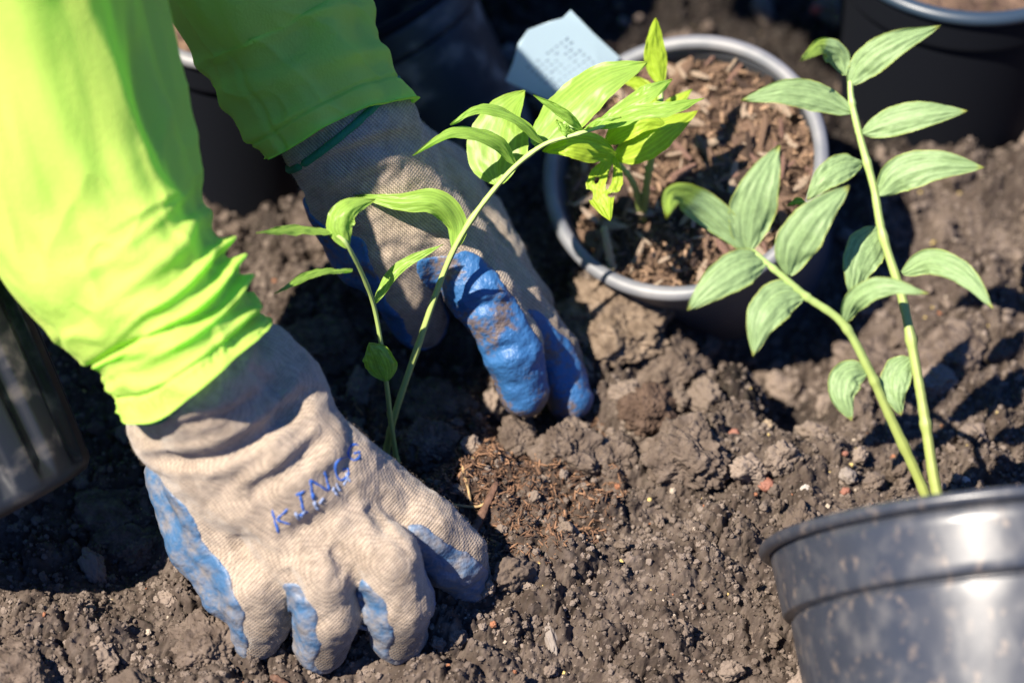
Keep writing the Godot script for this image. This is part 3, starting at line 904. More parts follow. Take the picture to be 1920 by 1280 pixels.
func build_right_plant() -> void:
	var t := thing("potted_plant", "tall two stemmed plant with pale leaf undersides growing from the tipped pot at lower right", "plant")
	var d := 1.315
	stem_px(t, [[1772, 985, d], [1752, 900, d], [1735, 790, d], [1718, 690, d], [1692, 560, d], [1655, 440, d], [1638, 350, d], [1612, 255, d], [1597, 190, d], [1594, 150, d]], 0.0027, 0.0013, M.stem, 100)
	stem_px(t, [[1756, 985, d + 0.01], [1726, 905, d + 0.008], [1664, 770, d], [1628, 690, d - 0.005], [1580, 606, d - 0.01], [1512, 556, d - 0.012], [1460, 512, d - 0.014], [1408, 468, d - 0.014]], 0.0026, 0.0013, M.stem, 90)
	var u: Material = M.leaf_under
	leaf_px(t, [[1592, 158], [1625, 115, 0.006], [1680, 80, 0.01], [1764, 48, 0.006]], d, 30, 34, u, Vector3(-0.15, 0.2, 0), 0.15)
	leaf_px(t, [[1585, 142], [1572, 105, 0.004], [1540, 88, 0.012], [1500, 114, 0.03]], d, 26, 22, u, Vector3(-0.3, 0.1, 0), 0.2, [], 0.0, 0.6)
	leaf_px(t, [[1598, 210], [1540, 182, 0.004], [1470, 172, 0.008], [1389, 188, 0.008]], d, 32, 30, u, Vector3(0.1, 0.25, 0), 0.15)
	leaf_px(t, [[1617, 250], [1670, 228, 0.006], [1740, 212, 0.01], [1814, 208, 0.008]], d, 30, 32, u, Vector3(0.0, 0.3, 0), 0.18)
	leaf_px(t, [[1645, 366], [1690, 325, 0.006], [1760, 308, 0.01], [1845, 314, 0.008]], d, 36, 38, u, Vector3(0.0, 0.3, 0), 0.16)
	leaf_px(t, [[1616, 306], [1580, 312, 0.006], [1545, 335, 0.008], [1512, 376, 0.006]], d, 30, 28, u, Vector3(-0.1, 0.2, 0), 0.15)
	leaf_px(t, [[1657, 430], [1632, 460, 0.004], [1612, 500, 0.006], [1596, 565, 0.004]], d + 0.006, 38, 42, u, Vector3(0.2, 0.1, 0), 0.15)
	leaf_px(t, [[1692, 512], [1745, 488, 0.01], [1810, 515, 0.02], [1862, 578, 0.03]], d, 26, 30, u, Vector3(0.1, 0.5, 0), 0.15)
	leaf_px(t, [[1583, 604], [1605, 560, 0.012], [1660, 535, 0.02], [1741, 550, 0.024]], d - 0.01, 22, 26, u, Vector3(0.0, 0.6, 0), 0.2)
	leaf_px(t, [[1710, 672], [1688, 695, 0.004], [1680, 735, 0.006], [1690, 778, 0.004]], d + 0.003, 26, 34, u, Vector3(-0.25, 0.2, 0), 0.12)
	leaf_px(t, [[1402, 468], [1360, 420, 0.006], [1310, 380, 0.012], [1262, 366, 0.026], [1250, 410, 0.04]], d - 0.014, 34, 30, u, Vector3(-0.2, 0.2, 0), 0.15, [], 0.0, 0.55)
	leaf_px(t, [[1403, 470], [1405, 410, 0.006], [1425, 345, 0.01], [1462, 272, 0.004]], d - 0.014, 44, 50, u, Vector3(0.1, 0.1, 0), 0.12)
	leaf_px(t, [[1478, 516], [1492, 460, 0.008], [1530, 405, 0.012], [1593, 348, 0.008]], d - 0.014, 42, 44, u, Vector3(0.1, 0.2, 0), 0.12)
	leaf_px(t, [[1436, 490], [1395, 500, 0.008], [1340, 535, 0.012], [1288, 582, 0.01]], d - 0.014, 36, 40, u, Vector3(-0.1, 0.2, 0), 0.15)
	leaf_px(t, [[1508, 552], [1465, 560, 0.006], [1430, 600, 0.01], [1412, 668, 0.006]], d - 0.012, 38, 42, u, Vector3(-0.1, 0.1, 0), 0.15)
	leaf_px(t, [[1626, 696], [1594, 705, 0.006], [1582, 740, 0.008], [1597, 788, 0.006]], d - 0.004, 30, 36, u, Vector3(-0.1, 0.2, 0), 0.12)
	leaf_px(t, [[1520, 392], [1498, 378, 0.0], [1475, 386, 0.0]], d + 0.004, 7, 9, M.leaf_top, SU * 0.4, 0.3)

func build_far_plant(d: float) -> void:
	var t := thing("young_plant", "young yellow green plant with a chewed leaf growing in the round grey pot", "plant")
	var g: Material = M.leaf_yellow
	stem_px(t, [[1205, 420, d + 0.02], [1190, 350, d - 0.02], [1150, 292, d - 0.05]], 0.002, 0.0012, M.stem)
	stem_px(t, [[1205, 425, d + 0.02], [1215, 330, d - 0.03], [1235, 240, d - 0.055], [1240, 155, d - 0.06]], 0.002, 0.0012, M.stem)
	stem_px(t, [[1148, 505, d + 0.0], [1138, 455, d - 0.012], [1132, 425, d - 0.016]], 0.0022, 0.0017, M.stem_dry)
	d -= 0.055
	leaf_px(t, [[1240, 160], [1228, 100, 0.004], [1230, 34, 0.01]], d, 22, 23, g, SR * 0.1)
	leaf_px(t, [[1155, 290], [1115, 276, 0.012], [1065, 270, 0.018], [1018, 284, 0.012]], d - 0.02, 32, 28, g, SU * 0.1 - SR * 0.3)
	leaf_px(t, [[1150, 296], [1195, 268, 0.008], [1245, 238, 0.012], [1308, 208, 0.008]], d - 0.012, 32, 42, g, SU * 0.1 - SR * 0.3)
	leaf_px(t, [[1148, 292], [1135, 330, 0.006], [1128, 368, 0.01], [1144, 414, 0.014]], d - 0.015, 36, 34, g, SR * -0.3, 0.1, [[0.36, 0.34, 0.07, 0.22], [0.72, 0.42, 0.08, 0.06], [0.95, 0.62, 0.16, 0.06], [0.1, 0.66, 0.2, 0.06]])
	leaf_px(t, [[1130, 268], [1165, 240, 0.012], [1210, 225, 0.016], [1255, 240, 0.012]], d - 0.01, 30, 28, g, SU * 0.2 - SR * 0.3)
	leaf_px(t, [[1235, 215], [1262, 196, 0.004], [1298, 168, 0.004]], d + 0.01, 16, 15, g, SU * 0.3)
	leaf_px(t, [[1235, 225], [1205, 165, 0.0], [1165, 150, 0.0]], d + 0.012, 16, 20, g, SU * 0.3)

# ---------------------------------------------------------------- pots
func lathe(profile: Array, seg: int, ribs := 0, rib_depth := 0.0, rib_lo := 0.0, rib_hi := 0.0) -> ArrayMesh:
	var v := PackedVector3Array()
	var uv := PackedVector2Array()
	for i in profile.size():
		for j in seg + 1:
			var a := TAU * j / seg
			var r: float = profile[i][0]
			var y: float = profile[i][1]
			if ribs > 0 and y > rib_lo and y < rib_hi:
				var c := cos(a * ribs)
				r -= rib_depth * smoothstep(-0.1, 1.0, c)
			r += 0.0006 * sin(a * 2.0 + y * 30.0)
			v.append(Vector3(cos(a) * r, y, sin(a) * r))
			uv.append(Vector2(float(j) / seg, float(i) / profile.size()))
	return finish(v, grid_index(profile.size(), seg + 1), uv)

func axis_basis(axis: Vector3) -> Basis:
	var y := axis.normalized()
	var x := Vector3(0, 0, 1).cross(y)
	if x.length() < 0.05: x = Vector3(1, 0, 0)
	x = x.normalized()
	return Basis(x, y, x.cross(y))

func pot(called: String, label: String, rim_centre: Vector3, axis: Vector3, r_top: float, r_base: float, height: float, m_wall: Material, m_rim: Material, lip := 0.006, ribs := 0, thick_rim := 0.008) -> Node3D:
	var o := thing(called, label, "pot", rim_centre)
	o.basis = axis_basis(axis)
	var wall := []
	var rw := r_top - lip
	for i in 25:
		var t := i / 24.0
		var y := -height + t * (height - 0.004)
		var r := lerpf(r_base, rw, t)
		if t > 0.85: r += 0.003
		if i == 0:
			wall.append([0.001, -height + 0.004])
			wall.append([r_base - 0.012, -height + 0.004])
			wall.append([r_base - 0.008, -height])
			wall.append([r_base - 0.003, -height + 0.0005])
			wall.append([r_base, -height + 0.004])
		else:
			wall.append([r, y])
		if i == 20:
			for g in [[0.838, -0.0004], [0.842, -0.0016], [0.848, -0.0016], [0.852, 0.0022], [0.858, 0.003]]:
				wall.append([lerpf(r_base, rw, g[0]) + g[1], -height + g[0] * (height - 0.004)])
	# and down the inside
	for i in range(24, 1, -1):
		var t := i / 24.0
		wall.append([lerpf(r_base, rw, t) - 0.0022, -height + t * (height - 0.004)])
	wall.append([r_base - 0.004, -height + 0.008])
	wall.append([0.001, -height + 0.008])
	obj("wall", lathe(wall, 252 if ribs > 0 else 128, ribs, 0.0034, -height + 0.012, -height * 0.1), m_wall, o)
	var rim := []
	for i in 17:
		var a := -PI * 0.5 + TAU * i / 16.0
		rim.append([r_top - thick_rim * 0.5 + cos(a) * thick_rim * 0.5, -thick_rim * 0.35 + sin(a) * thick_rim * 0.45])
	obj("rim", lathe(rim, 128), m_rim, o)
	return o

func pot_soil(o: Node3D, called: String, label: String, r: float, y: float, m: Material) -> Node3D:
	# the mix that fills a pot: a heaped disc
	var t := thing(called, label, "potting mix", o.position)
	t.basis = o.basis
	var v := PackedVector3Array()
	var c := PackedColorArray()
	var nr := 44
	var na := 140
	for i in nr + 1:
		for j in na + 1:
			var a := TAU * j / na
			var q := r * i / nr
			var x := cos(a) * q
			var z := sin(a) * q
			var h := n_crumb.get_noise_2d(x * 0.7 + 5.0, z * 0.7) * -0.004 + n_broad.get_noise_2d(x * 2.0 + 3.0, z * 2.0) * 0.012 + n_grain.get_noise_2d(x, z) * 0.0012
			v.append(Vector3(x, y + h + 0.006 * (1.0 - q * q / (r * r)), z))
			c.append(Color(0.06, 0.04, 0.03).lerp(Color(0.13, 0.085, 0.06), 0.5 + n_mask.get_noise_2d(x * 3.0, z * 3.0)))
	obj("mix_surface", finish(v, grid_index(nr + 1, na + 1, true), PackedVector2Array(), c), m, t)
	return t

func chip_mesh(sd: int) -> ArrayMesh:
	# a splinter of bark: a faceted sliver, 40 triangles or so
	var r := RandomNumberGenerator.new()
	r.seed = sd
	var v := PackedVector3Array()
	var rings := 5
	var sides := 5
	for i in rings:
		var t := float(i) / (rings - 1)
		var w := 0.25 + 0.75 * sin(PI * clampf(t * 0.9 + 0.05, 0.0, 1.0)) + r.randf_range(-0.12, 0.12)
		var bend := 0.12 * sin(t * 3.0 + sd)
		for j in sides + 1:
			var a := TAU * (j % sides) / sides
			var k := 1.0 + 0.25 * sin(sd * 1.7 + (j % sides) * 2.3 + i)
			v.append(Vector3((t - 0.5) * 2.0, sin(a) * 0.16 * w * k + bend, cos(a) * 0.34 * w * k))
	var first := v.size()
	v.append(v[0].lerp(v[2], 0.5))
	v.append(v[first - 2].lerp(v[first - 4], 0.5))
	var idx := grid_index(rings, sides + 1)
	for j in sides:
		idx.append_array([first, j, j + 1])
		var b := (rings - 1) * (sides + 1)
		idx.append_array([first + 1, b + j + 1, b + j])
	return finish(v, idx)

func build_pots() -> void:
	# the tipped pot at lower right
	var axis_n := (SU * 0.955 - SR * 0.06 - SB * 0.225).normalized()
	var pn := pot("nursery_pot", "black shiny nursery pot with mud smears tipped over at lower right", at(1893, 990, 1.31), axis_n, 0.1135, 0.085, 0.2, M.plastic_near, M.plastic_near, 0.008, 0, 0.007)
	pot_soil(pn, "potting_soil", "dark potting soil inside the tipped black pot at lower right", 0.102, -0.02, M.mix)
	# the round pot of bark chips
	var axis_f := (SU * 0.36 - SR * 0.27 + SB * 0.886).normalized()
	var df := 1.485
	var pf := pot("nursery_pot", "grey rimmed round pot full of bark chips standing behind the right glove", at(1281, 307, df), axis_f, 0.0748, 0.054, 0.14, M.plastic_side, M.plastic_grey, 0.005, 0, 0.0078)
	var soil := pot_soil(pf, "bark_mulch", "brown bark chip mulch filling the grey rimmed pot", 0.066, -0.022, M.mix)
	var variants := []
	for k in 6: variants.append(chip_mesh(k + 1))
	var tones := [M.bark_pale, M.bark_mid, M.bark_dark, M.bark_red]
	for k in 190:
		var a := rng.randf() * TAU
		var q := 0.065 * sqrt(rng.randf())
		var o := obj("bark_chip", variants[k % 6], tones[[0, 1, 0, 2, 3, 0, 1][k % 7]], soil)
		var l := 0.003 + 0.0085 * pow(rng.randf(), 1.6)
		o.transform = Transform3D(Basis.from_euler(Vector3(rng.randf_range(-0.6, 0.6), rng.randf() * TAU, rng.randf_range(-0.5, 0.5))).scaled_local(Vector3(l, l * 0.8, l * rng.randf_range(0.6, 1.0))), Vector3(cos(a) * q, -0.0115 + 0.006 * (1.0 - q * q / 0.0043) + rng.randf_range(-0.002, 0.002), sin(a) * q))
	var pl := []
	var cl := []
	for k in 2600:
		var a := rng.randf() * TAU
		var q := 0.066 * sqrt(rng.randf())
		var l := 0.0008 + 0.003 * pow(rng.randf(), 2.0)
		pl.append(Transform3D(any_turn().scaled_local(Vector3.ONE * l), Vector3(cos(a) * q, -0.0135 + 0.006 * (1.0 - q * q / 0.0043), sin(a) * q)))
		cl.append(Color(0.07, 0.045, 0.032).lerp(Color(0.34, 0.22, 0.14), pow(rng.randf(), 1.5)))
	scatter("bark_crumbs", variants.slice(0, 3), M.tinted, pl, cl, "", "", soil)
	build_far_plant(df)
	# the ribbed pot at the left edge
	var axis_l := (-SU * -0.86 - SR * 0.42 + SB * 0.1).normalized()
	pot("nursery_pot", "black ribbed pot with a muddy base leaning at the left edge under the sleeve", at(6, 955, dep(6, 955, 0.05)) + axis_l * 0.19, axis_l, 0.066, 0.047, 0.19, M.plastic_left, M.plastic_dark, 0.006, 14)
	# pots in the shade behind
	var pb := pot("nursery_pot", "dark pot with a pale rim in the gap between the two sleeves", at(440, -5, 1.53), (SU * 0.72 + SB * 0.69).normalized(), 0.058, 0.044, 0.13, M.plastic_dark, M.plastic_grey)
	pot_soil(pb, "potting_soil", "brown soil in the pot seen between the two sleeves", 0.05, -0.015, M.mix)
	pot("nursery_pot", "dark mud streaked pot leaning behind the right sleeve cuff", at(700, 10, 1.6), (SU * 0.75 - SR * 0.42 + SB * 0.3).normalized(), 0.06, 0.047, 0.12, M.plastic_muddy, M.plastic_dark)
	var pr := pot("nursery_pot", "big black pot in shade at the upper right corner", at(1815, -125, 1.56), (SU * 0.71 + SB * 0.71).normalized(), 0.074, 0.058, 0.15, M.plastic_dark, M.plastic_blue)
	pot_soil(pr, "potting_soil", "dark soil in the big pot at the upper right corner", 0.066, -0.012, M.mix)

func build_label() -> void:
	var t := thing("plant_label", "pale blue white plastic plant label with printed lines behind the seedling leaves", "plant label")
	var d := 1.53
	var shape := [[948, 152], [962, 118], [972, 82], [990, 56], [1028, 42], [1055, 34], [1070, 19], [1112, 62], [1162, 108], [1130, 160], [1135, 250], [1160, 330], [1120, 330], [1095, 215], [1040, 195], [990, 172]]
	var poly := PackedVector2Array()
	for s in shape: poly.append(Vector2(s[0], s[1]))
	var tri := Geometry2D.triangulate_polygon(poly)
	var v := PackedVector3Array()
	var idx := PackedInt32Array()
	var n := poly.size()
	var flat := func(p: Vector2, off: float) -> Vector3: return at(p.x, p.y, d + (p.y - 180.0) * 0.00027 - off)
	for p in poly: v.append(flat.call(p, 0.0008))
	for p in poly: v.append(flat.call(p, 0.0))
	for i in range(0, tri.size(), 3):
		idx.append_array([tri[i], tri[i + 1], tri[i + 2], tri[i] + n, tri[i + 2] + n, tri[i + 1] + n])
	for i in n:
		var j := (i + 1) % n
		idx.append_array([i, i + n, j, j, i + n, j + n])
	obj("tag_plate", finish(v, idx), M.label, t)
	# printed lines too small to read
	var st := SurfaceTool.new()
	for row in 9:
		for w in 9:
			if rng.randf() < 0.18: continue
			var a := Vector2(988, 128) + Vector2(8.2, 7.4) * row + Vector2(9.6, -7.2) * w * 0.92
			var b := a + Vector2(7.4, -5.5) * rng.randf_range(0.5, 1.1)
			st.append_from(tube([flat.call(a, 0.0009), flat.call((a + b) * 0.5, 0.0009), flat.call(b, 0.0009)], [0.00042, 0.00042], 4, 5), 0, Transform3D.IDENTITY)
	obj("printed_lines", st.commit(), M.print, t)

# ---------------------------------------------------------------- loose soil
func build_loose() -> void:
	var vs := []
	for k in 6: vs.append(lump_mesh(3, 40 + k, 0.6, 0.8))
	var pl := []
	var cl := []
	for k in 90000:
		var x := rng.randf_range(-0.37, 0.37)
		var z := rng.randf_range(-0.42, 0.29)
		var s := 0.0004 + 0.0015 * pow(rng.randf(), 3.4)
		if rng.randf() < 0.008: s *= 2.0
		pl.append(Transform3D(any_turn().scaled_local(Vector3(1.0, rng.randf_range(0.6, 1.0), rng.randf_range(0.6, 1.0)) * s), Vector3(x, ht(x, z) + s * 0.05, z)))
		var t := clampf(rng.randf() * 0.7 + n_mask.get_noise_2d(x * 2.0, z * 2.0) * 0.5, 0.0, 1.0)
		var c := Color(0.07, 0.053, 0.042).lerp(Color(0.2, 0.159, 0.131), t)
		if s < 0.0016:
			if rng.randf() < 0.008: c = Color(0.45, 0.34, 0.13)
			elif rng.randf() < 0.008: c = Color(0.34, 0.28, 0.22)
			elif rng.randf() < 0.006: c = Color(0.25, 0.11, 0.06)
		if z < -0.13 and x < 0.22: c = c * 0.3  # crumbs at the back darkened to carry the same painted shade
		cl.append(c)
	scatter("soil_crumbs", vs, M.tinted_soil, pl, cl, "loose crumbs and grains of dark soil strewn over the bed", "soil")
	var big := []
	for k in 5: big.append(lump_mesh(4, 60 + k, 0.6, 0.8, 0.1))
	pl = []
	cl = []
	for k in 640:
		var x := rng.randf_range(-0.36, 0.36)
		var z := rng.randf_range(-0.4, 0.28)
		var s := 0.0025 + 0.0075 * pow(rng.randf(), 2.2)
		pl.append(Transform3D(any_turn().scaled_local(Vector3(1.0, rng.randf_range(0.6, 0.9), rng.randf_range(0.6, 1.0)) * s), Vector3(x, ht_low(x, z) + 0.002 + s * 0.15, z)))
		cl.append(Color(0.085, 0.064, 0.05).lerp(Color(0.2, 0.157, 0.127), rng.randf()))
	scatter("soil_lumps", big, M.tinted_lump, pl, cl, "small lumps of moist soil scattered over the bed", "soil")
	# peaty root ball round the seedling
	pl = []
	cl = []
	var cs := []
	for k in 5: cs.append(chip_mesh(20 + k))
	for k in 13000:
		var a := rng.randf() * TAU
		var q := 0.07 * pow(rng.randf(), 0.75)
		var c0 := on(870, 890, 0.0)
		var x := c0.x + cos(a) * q * 1.15
		var z := c0.z + sin(a) * q * 1.2
		var s := 0.0005 + 0.0027 * pow(rng.randf(), 3.2)
		pl.append(Transform3D(Basis.from_euler(Vector3(rng.randf_range(-0.7, 0.7), rng.randf() * TAU, rng.randf_range(-0.6, 0.6))).scaled_local(Vector3(s, s * 0.9, s * rng.randf_range(0.35, 0.9))), Vector3(x, ht(x, z) + rng.randf() * 0.0015, z)))
		cl.append(Color(0.055, 0.032, 0.022).lerp(Color(0.27, 0.15, 0.085), pow(rng.randf(), 1.7)))
	scatter("root_ball_fibre", cs, M.tinted, pl, cl, "reddish brown bark and fibre of the root ball at the seedling's foot", "mulch")

func build_clods() -> void:
	# [x, y, radius px, flatness, label]
	var list := [
		[1150, 602, 92, 0.75, "tan sunlit soil clod just below the grey rimmed pot"],
		[1250, 655, 74, 0.7, "brown soil clod right of the tan clod below the pot"],
		[815, 738, 66, 0.75, "long lit clod beside the seedling stem and right thumb"],
		[800, 835, 52, 0.9, "dark clod directly behind the foot of the seedling"],
		[968, 800, 36, 0.8, "small clod under the fingertips of the right glove"],
		[1062, 838, 62, 0.95, "rough clod in front of the blue fingertips"],
		[1150, 838, 46, 0.85, "upright clod second to the right of the blue fingertips"],
		[1290, 850, 76, 0.85, "tall blocky clod with a dark right side mid right"],
		[1215, 752, 48, 0.75, "reddish crumbly clod between the pot and the blocky clod"],
		[215, 930, 72, 0.4, "long finger shaped clod left of the near glove cuff"],
		[255, 985, 48, 0.75, "round clod touching the blue edge of the near glove"],
		[385, 1200, 62, 0.7, "dark grainy clod at the knuckle of the near glove"],
		[1640, 610, 62, 0.7, "soil clod behind the two stems of the right plant"],
		[1790, 640, 60, 0.6, "flat lit clod right of the right plant stems"],
		[600, 640, 60, 0.6, "blurred lit clod between the two sleeves and the thin stem"],
		[530, 650, 30, 0.8, "pale stony clod just right of the near sleeve hem"],
		[30, 1255, 60, 0.6, "dark slab of soil at the lower left corner"],
		[1590, 22, 52, 0.6, "blurred sunlit clod by the red pebble at the top"],
	]
	var k := 0
	for c in list:
		var p := on(c[0], c[1], 0.008)
		var r: float = c[2] * dep(c[0], c[1], 0.008) * TX / 960.0
		var o := obj("soil_clod", lump_mesh(5, 300 + k, 0.5, 0.7, 0.11), M.clod_pale if k in [0, 15, 17] else (M.clod_red if k == 8 else M.clod))
		tag(o, c[4], "clod", "clods of soil")
		o.position = Vector3(p.x, ht_low(p.x, p.z) + r * 0.2, p.z)
		o.basis = Basis.from_euler(Vector3(0, k * 1.3, 0)).scaled_local(Vector3(r * 1.05, r * c[3], r * 0.95))
		k += 1
	var stones := [
		[1440, 892, 15, M.stone_red, "red brick chip left of the right plant stems"],
		[1592, 876, 16, M.stone_grey, "grey stone left of the stems at the tipped pot"],
		[1588, 896, 9, M.stone_red, "small pink pebble beside the grey stone"],
		[1511, 908, 9, M.stone_white, "small round white pebble left of the tipped pot rim"],
		[1816, 872, 9, M.stone_white, "small white pebble right of the right plant stems"],
		[1586, 838, 6, M.stone_red, "tiny orange pebble above the grey stone"],
		[1440, 776, 10, M.stone_tan, "tan pebble at the edge of the pot's shadow"],
		[1378, 790, 10, M.stone_red, "reddish pebble left of the tan pebble"],
		[1272, 858, 17, M.stone_tan, "pale flake on the front of the blocky clod"],
		[1534, 14, 15, M.stone_orange, "bright red pebble at the top edge"],
		[1554, 74, 14, M.stone_red, "dull red pebble in shade above the top leaf"],
		[520, 655, 22, M.stone_tan, "blurred pale pebble near the near sleeve cuff"],
		[1035, 1165, 13, M.stone_grey, "oblong pale husk lying upright in the foreground soil"],
	]
	k = 0
	for c in stones:
		var p := on(c[0], c[1], 0.012)
		var r: float = c[2] * dep(c[0], c[1], 0.012) * TX / 960.0
		var o := obj("husk" if k == 12 else "pebble", lump_mesh(3, 700 + k, 0.5, 0.55), c[3])
		tag(o, c[4], "husk" if k == 12 else "pebble", "" if k == 12 else "pebbles in the soil")
		o.position = Vector3(p.x, maxf(ht(p.x, p.z) + r * 0.4, 0.012 if k == 8 else -1.0), p.z)
		o.basis = Basis.from_euler(Vector3(0.2, k * 2.1, 0.1)).scaled_local(Vector3(r, r * 0.75, r * 0.9)) if k != 12 else Basis.from_euler(Vector3(0.5, 0.2, 0)).scaled_local(Vector3(r * 0.8, r * 0.9, r * 2.4))
		k += 1
	var sticks := [
		[[868, 1022], [905, 968], [932, 925], 0.0022, "brown twig lying beside the near index finger"],
		[[505, 1245], [530, 1256], [560, 1278], 0.0016, "reddish twig under the near ring finger"],
		[[845, 948], [900, 955], [925, 935], 0.0007, "thin straw lying across the twig by the root ball"],
		[[868, 905], [878, 930], [884, 950], 0.0007, "short straw standing on the root ball"],
	]
	for s in sticks:
		var pts := []
		for i in 3:
			var p := on(s[i][0], s[i][1], 0.014)
			pts.append(Vector3(p.x, ht(p.x, p.z) + 0.0035, p.z))
		var o := obj("twig", tube(pts, [s[3], s[3] * 1.1, s[3] * 0.7], 24, 8, 0.4), M.twig if s[3] > 0.001 else M.straw)
		tag(o, s[4], "twig")

# ---------------------------------------------------------------- materials
func materials() -> void:
	var fine := noise_tex(0.02, Color(0, 0, 0), Color(1, 1, 1), 512, 6, 4)
	var mottled := noise_tex(0.012, Color(0.52, 0.5, 0.49), Color(1, 1, 1), 512, 7, 9)
	M.soil = relief(triplanar(mat(Color.WHITE, 0.95, 0.25), 14.0, true), fine, 0.12)
	M.soil.vertex_color_use_as_albedo = true
	M.soil.albedo_texture = mottled
	for k in [["clod", lin(0.18, 0.14, 0.113)], ["clod_pale", lin(0.25, 0.19, 0.14)], ["clod_red", lin(0.13, 0.088, 0.066)]]:
		M[k[0]] = relief(triplanar(mat(k[1], 0.95, 0.25), 16.0, true), fine, 0.14)
		M[k[0]].albedo_texture = mottled
	for k in [["tinted", 0.85], ["tinted_soil", 0.95]]:
		M[k[0]] = mat(Color.WHITE, k[1], 0.3)
		M[k[0]].vertex_color_use_as_albedo = true
	M.tinted_lump = relief(triplanar(mat(Color.WHITE, 0.95, 0.25), 1.0), fine, 0.1)
	M.tinted_lump.vertex_color_use_as_albedo = true
	M.tinted_lump.uv1_world_triplanar = true
	M.tinted_lump.uv1_scale = Vector3.ONE * 16.0
	M.mix = relief(triplanar(mat(Color.WHITE, 0.95, 0.25), 20.0), fine, 0.1)
	M.mix.vertex_color_use_as_albedo = true
	for k in [["stone_red", lin(0.36, 0.15, 0.1)], ["stone_grey", lin(0.33, 0.28, 0.24)], ["stone_white", lin(0.62, 0.56, 0.5)], ["stone_tan", lin(0.45, 0.34, 0.22)], ["stone_orange", lin(0.85, 0.1, 0.04)]]:
		M[k[0]] = triplanar(mat(k[1], 0.75), 30.0)
		M[k[0]].albedo_texture = mottled
	for k in [["bark_pale", lin(0.78, 0.6, 0.44)], ["bark_mid", lin(0.4, 0.25, 0.16)], ["bark_dark", lin(0.09, 0.05, 0.032)], ["bark_red", lin(0.42, 0.24, 0.18)], ["twig", lin(0.17, 0.085, 0.05)], ["straw", lin(0.5, 0.34, 0.16)]]:
		M[k[0]] = relief(triplanar(mat(k[1], 0.8), 40.0), fine, 0.05)
		M[k[0]].albedo_texture = mottled
	# knit: rows of small stitches
	var kn := Image.create(256, 256, false, Image.FORMAT_RGB8)
	var kc := Image.create(256, 256, false, Image.FORMAT_RGB8)
	var nn := FastNoiseLite.new()
	nn.seed = 77
	nn.frequency = 0.05
	for y in 256:
		for x in 256:
			var row := absf(sin(PI * (y + 1.6 * sin(x * TAU / 16.0)) / 16.0))
			var st := 0.75 + 0.25 * absf(sin(PI * x / 8.0 + PI * 0.5 * floorf(y / 16.0)))
			var h := clampf(pow(row, 0.7) * st + nn.get_noise_2d(x * 2.0, y * 2.0) * 0.22, 0.0, 1.0)
			kn.set_pixel(x, y, Color(h, h, h))
			var c := lerpf(0.64, 1.0, clampf(h * 1.15, 0.0, 1.0)) * (0.96 + 0.08 * nn.get_noise_2d(x * 0.7, y * 0.7))
			kc.set_pixel(x, y, Color(c, c * 0.99, c * 0.97))
	M.knit = relief(triplanar(mat(Color.WHITE, 0.95, 0.2), 46.0), ImageTexture.create_from_image(kn), 0.05)
	M.knit.albedo_texture = ImageTexture.create_from_image(kc)
	M.knit.vertex_color_use_as_albedo = true
	M.knit.rim_enabled = true
	M.knit.rim = 0.5
	M.rubber = relief(triplanar(mat(Color.WHITE, 0.52, 0.5), 45.0), noise_tex(0.03, Color.BLACK, Color.WHITE, 256, 4, 14), 0.05)
	M.rubber.vertex_color_use_as_albedo = true
	M.green_hem = relief(triplanar(mat(lin(0.012, 0.15, 0.075), 0.9), 60.0), fine, 0.05)
	M.ink = mat(lin(0.03, 0.1, 0.36), 0.9, 0.2)
	M.ink_pale = mat(lin(0.2, 0.25, 0.38), 0.9, 0.2)
	M.hivis = relief(triplanar(mat(lin(0.64, 0.82, 0.17), 0.9, 0.2), 18.0), noise_tex(0.06, Color.BLACK, Color.WHITE, 512, 5, 17), 0.05)
	M.hivis.rim_enabled = true
	M.hivis.rim = 0.4
	M.hivis.rim_tint = 0.7
	M.hivis.backlight_enabled = true
	M.hivis.backlight = Color(0.7, 1.0, 0.25)
	M.hair = mat(lin(0.03, 0.02, 0.015), 0.6)
	M.skin = mat(lin(0.33, 0.17, 0.11), 0.6)
	M.skin.subsurf_scatter_enabled = true
	M.skin.subsurf_scatter_strength = 0.2
	# leaves: veins run from base to tip
	var lv := Image.create(128, 256, false, Image.FORMAT_RGB8)
	var lv2 := Image.create(128, 256, false, Image.FORMAT_RGB8)
	var lh := Image.create(128, 256, false, Image.FORMAT_RGB8)
	for y in 256:
		for x in 128:
			var s := x / 127.0
			var vein := pow(absf(cos(s * PI * 9.0)), 10.0)
			var midv := exp(-pow((s - 0.5) / 0.018, 2.0))
			var fineline := 0.5 + 0.5 * sin(s * PI * 62.0 + nn.get_noise_2d(x, y * 0.3) * 3.0)
			var mott := nn.get_noise_2d(x * 1.5, y * 0.8)
			var c := clampf(0.8 + 0.11 * vein + 0.16 * midv + 0.05 * fineline + 0.1 * mott, 0.0, 1.0)
			var rimc := smoothstep(0.93, 1.0, absf(s * 2.0 - 1.0)) + smoothstep(0.93, 1.0, y / 255.0)
			lv.set_pixel(x, y, Color(clampf(c + 0.16 * rimc, 0.0, 1.0), c, c * (1.0 - 0.25 * clampf(rimc, 0.0, 1.0))))
			var c2 := clampf(0.86 + 0.1 * vein + 0.1 * midv + 0.03 * fineline + 0.06 * mott, 0.0, 1.0)
			lv2.set_pixel(x, y, Color(minf(c2 + 0.1 * rimc, 1.0), c2, c2 * 0.95))
			var h := clampf(0.5 - 0.4 * vein + 0.18 * fineline + 0.2 * mott, 0.0, 1.0)
			lh.set_pixel(x, y, Color(h, h, h))
	var lvt2 := ImageTexture.create_from_image(lv2)
	var lvt := ImageTexture.create_from_image(lv)
	var lht := ImageTexture.create_from_image(lh)
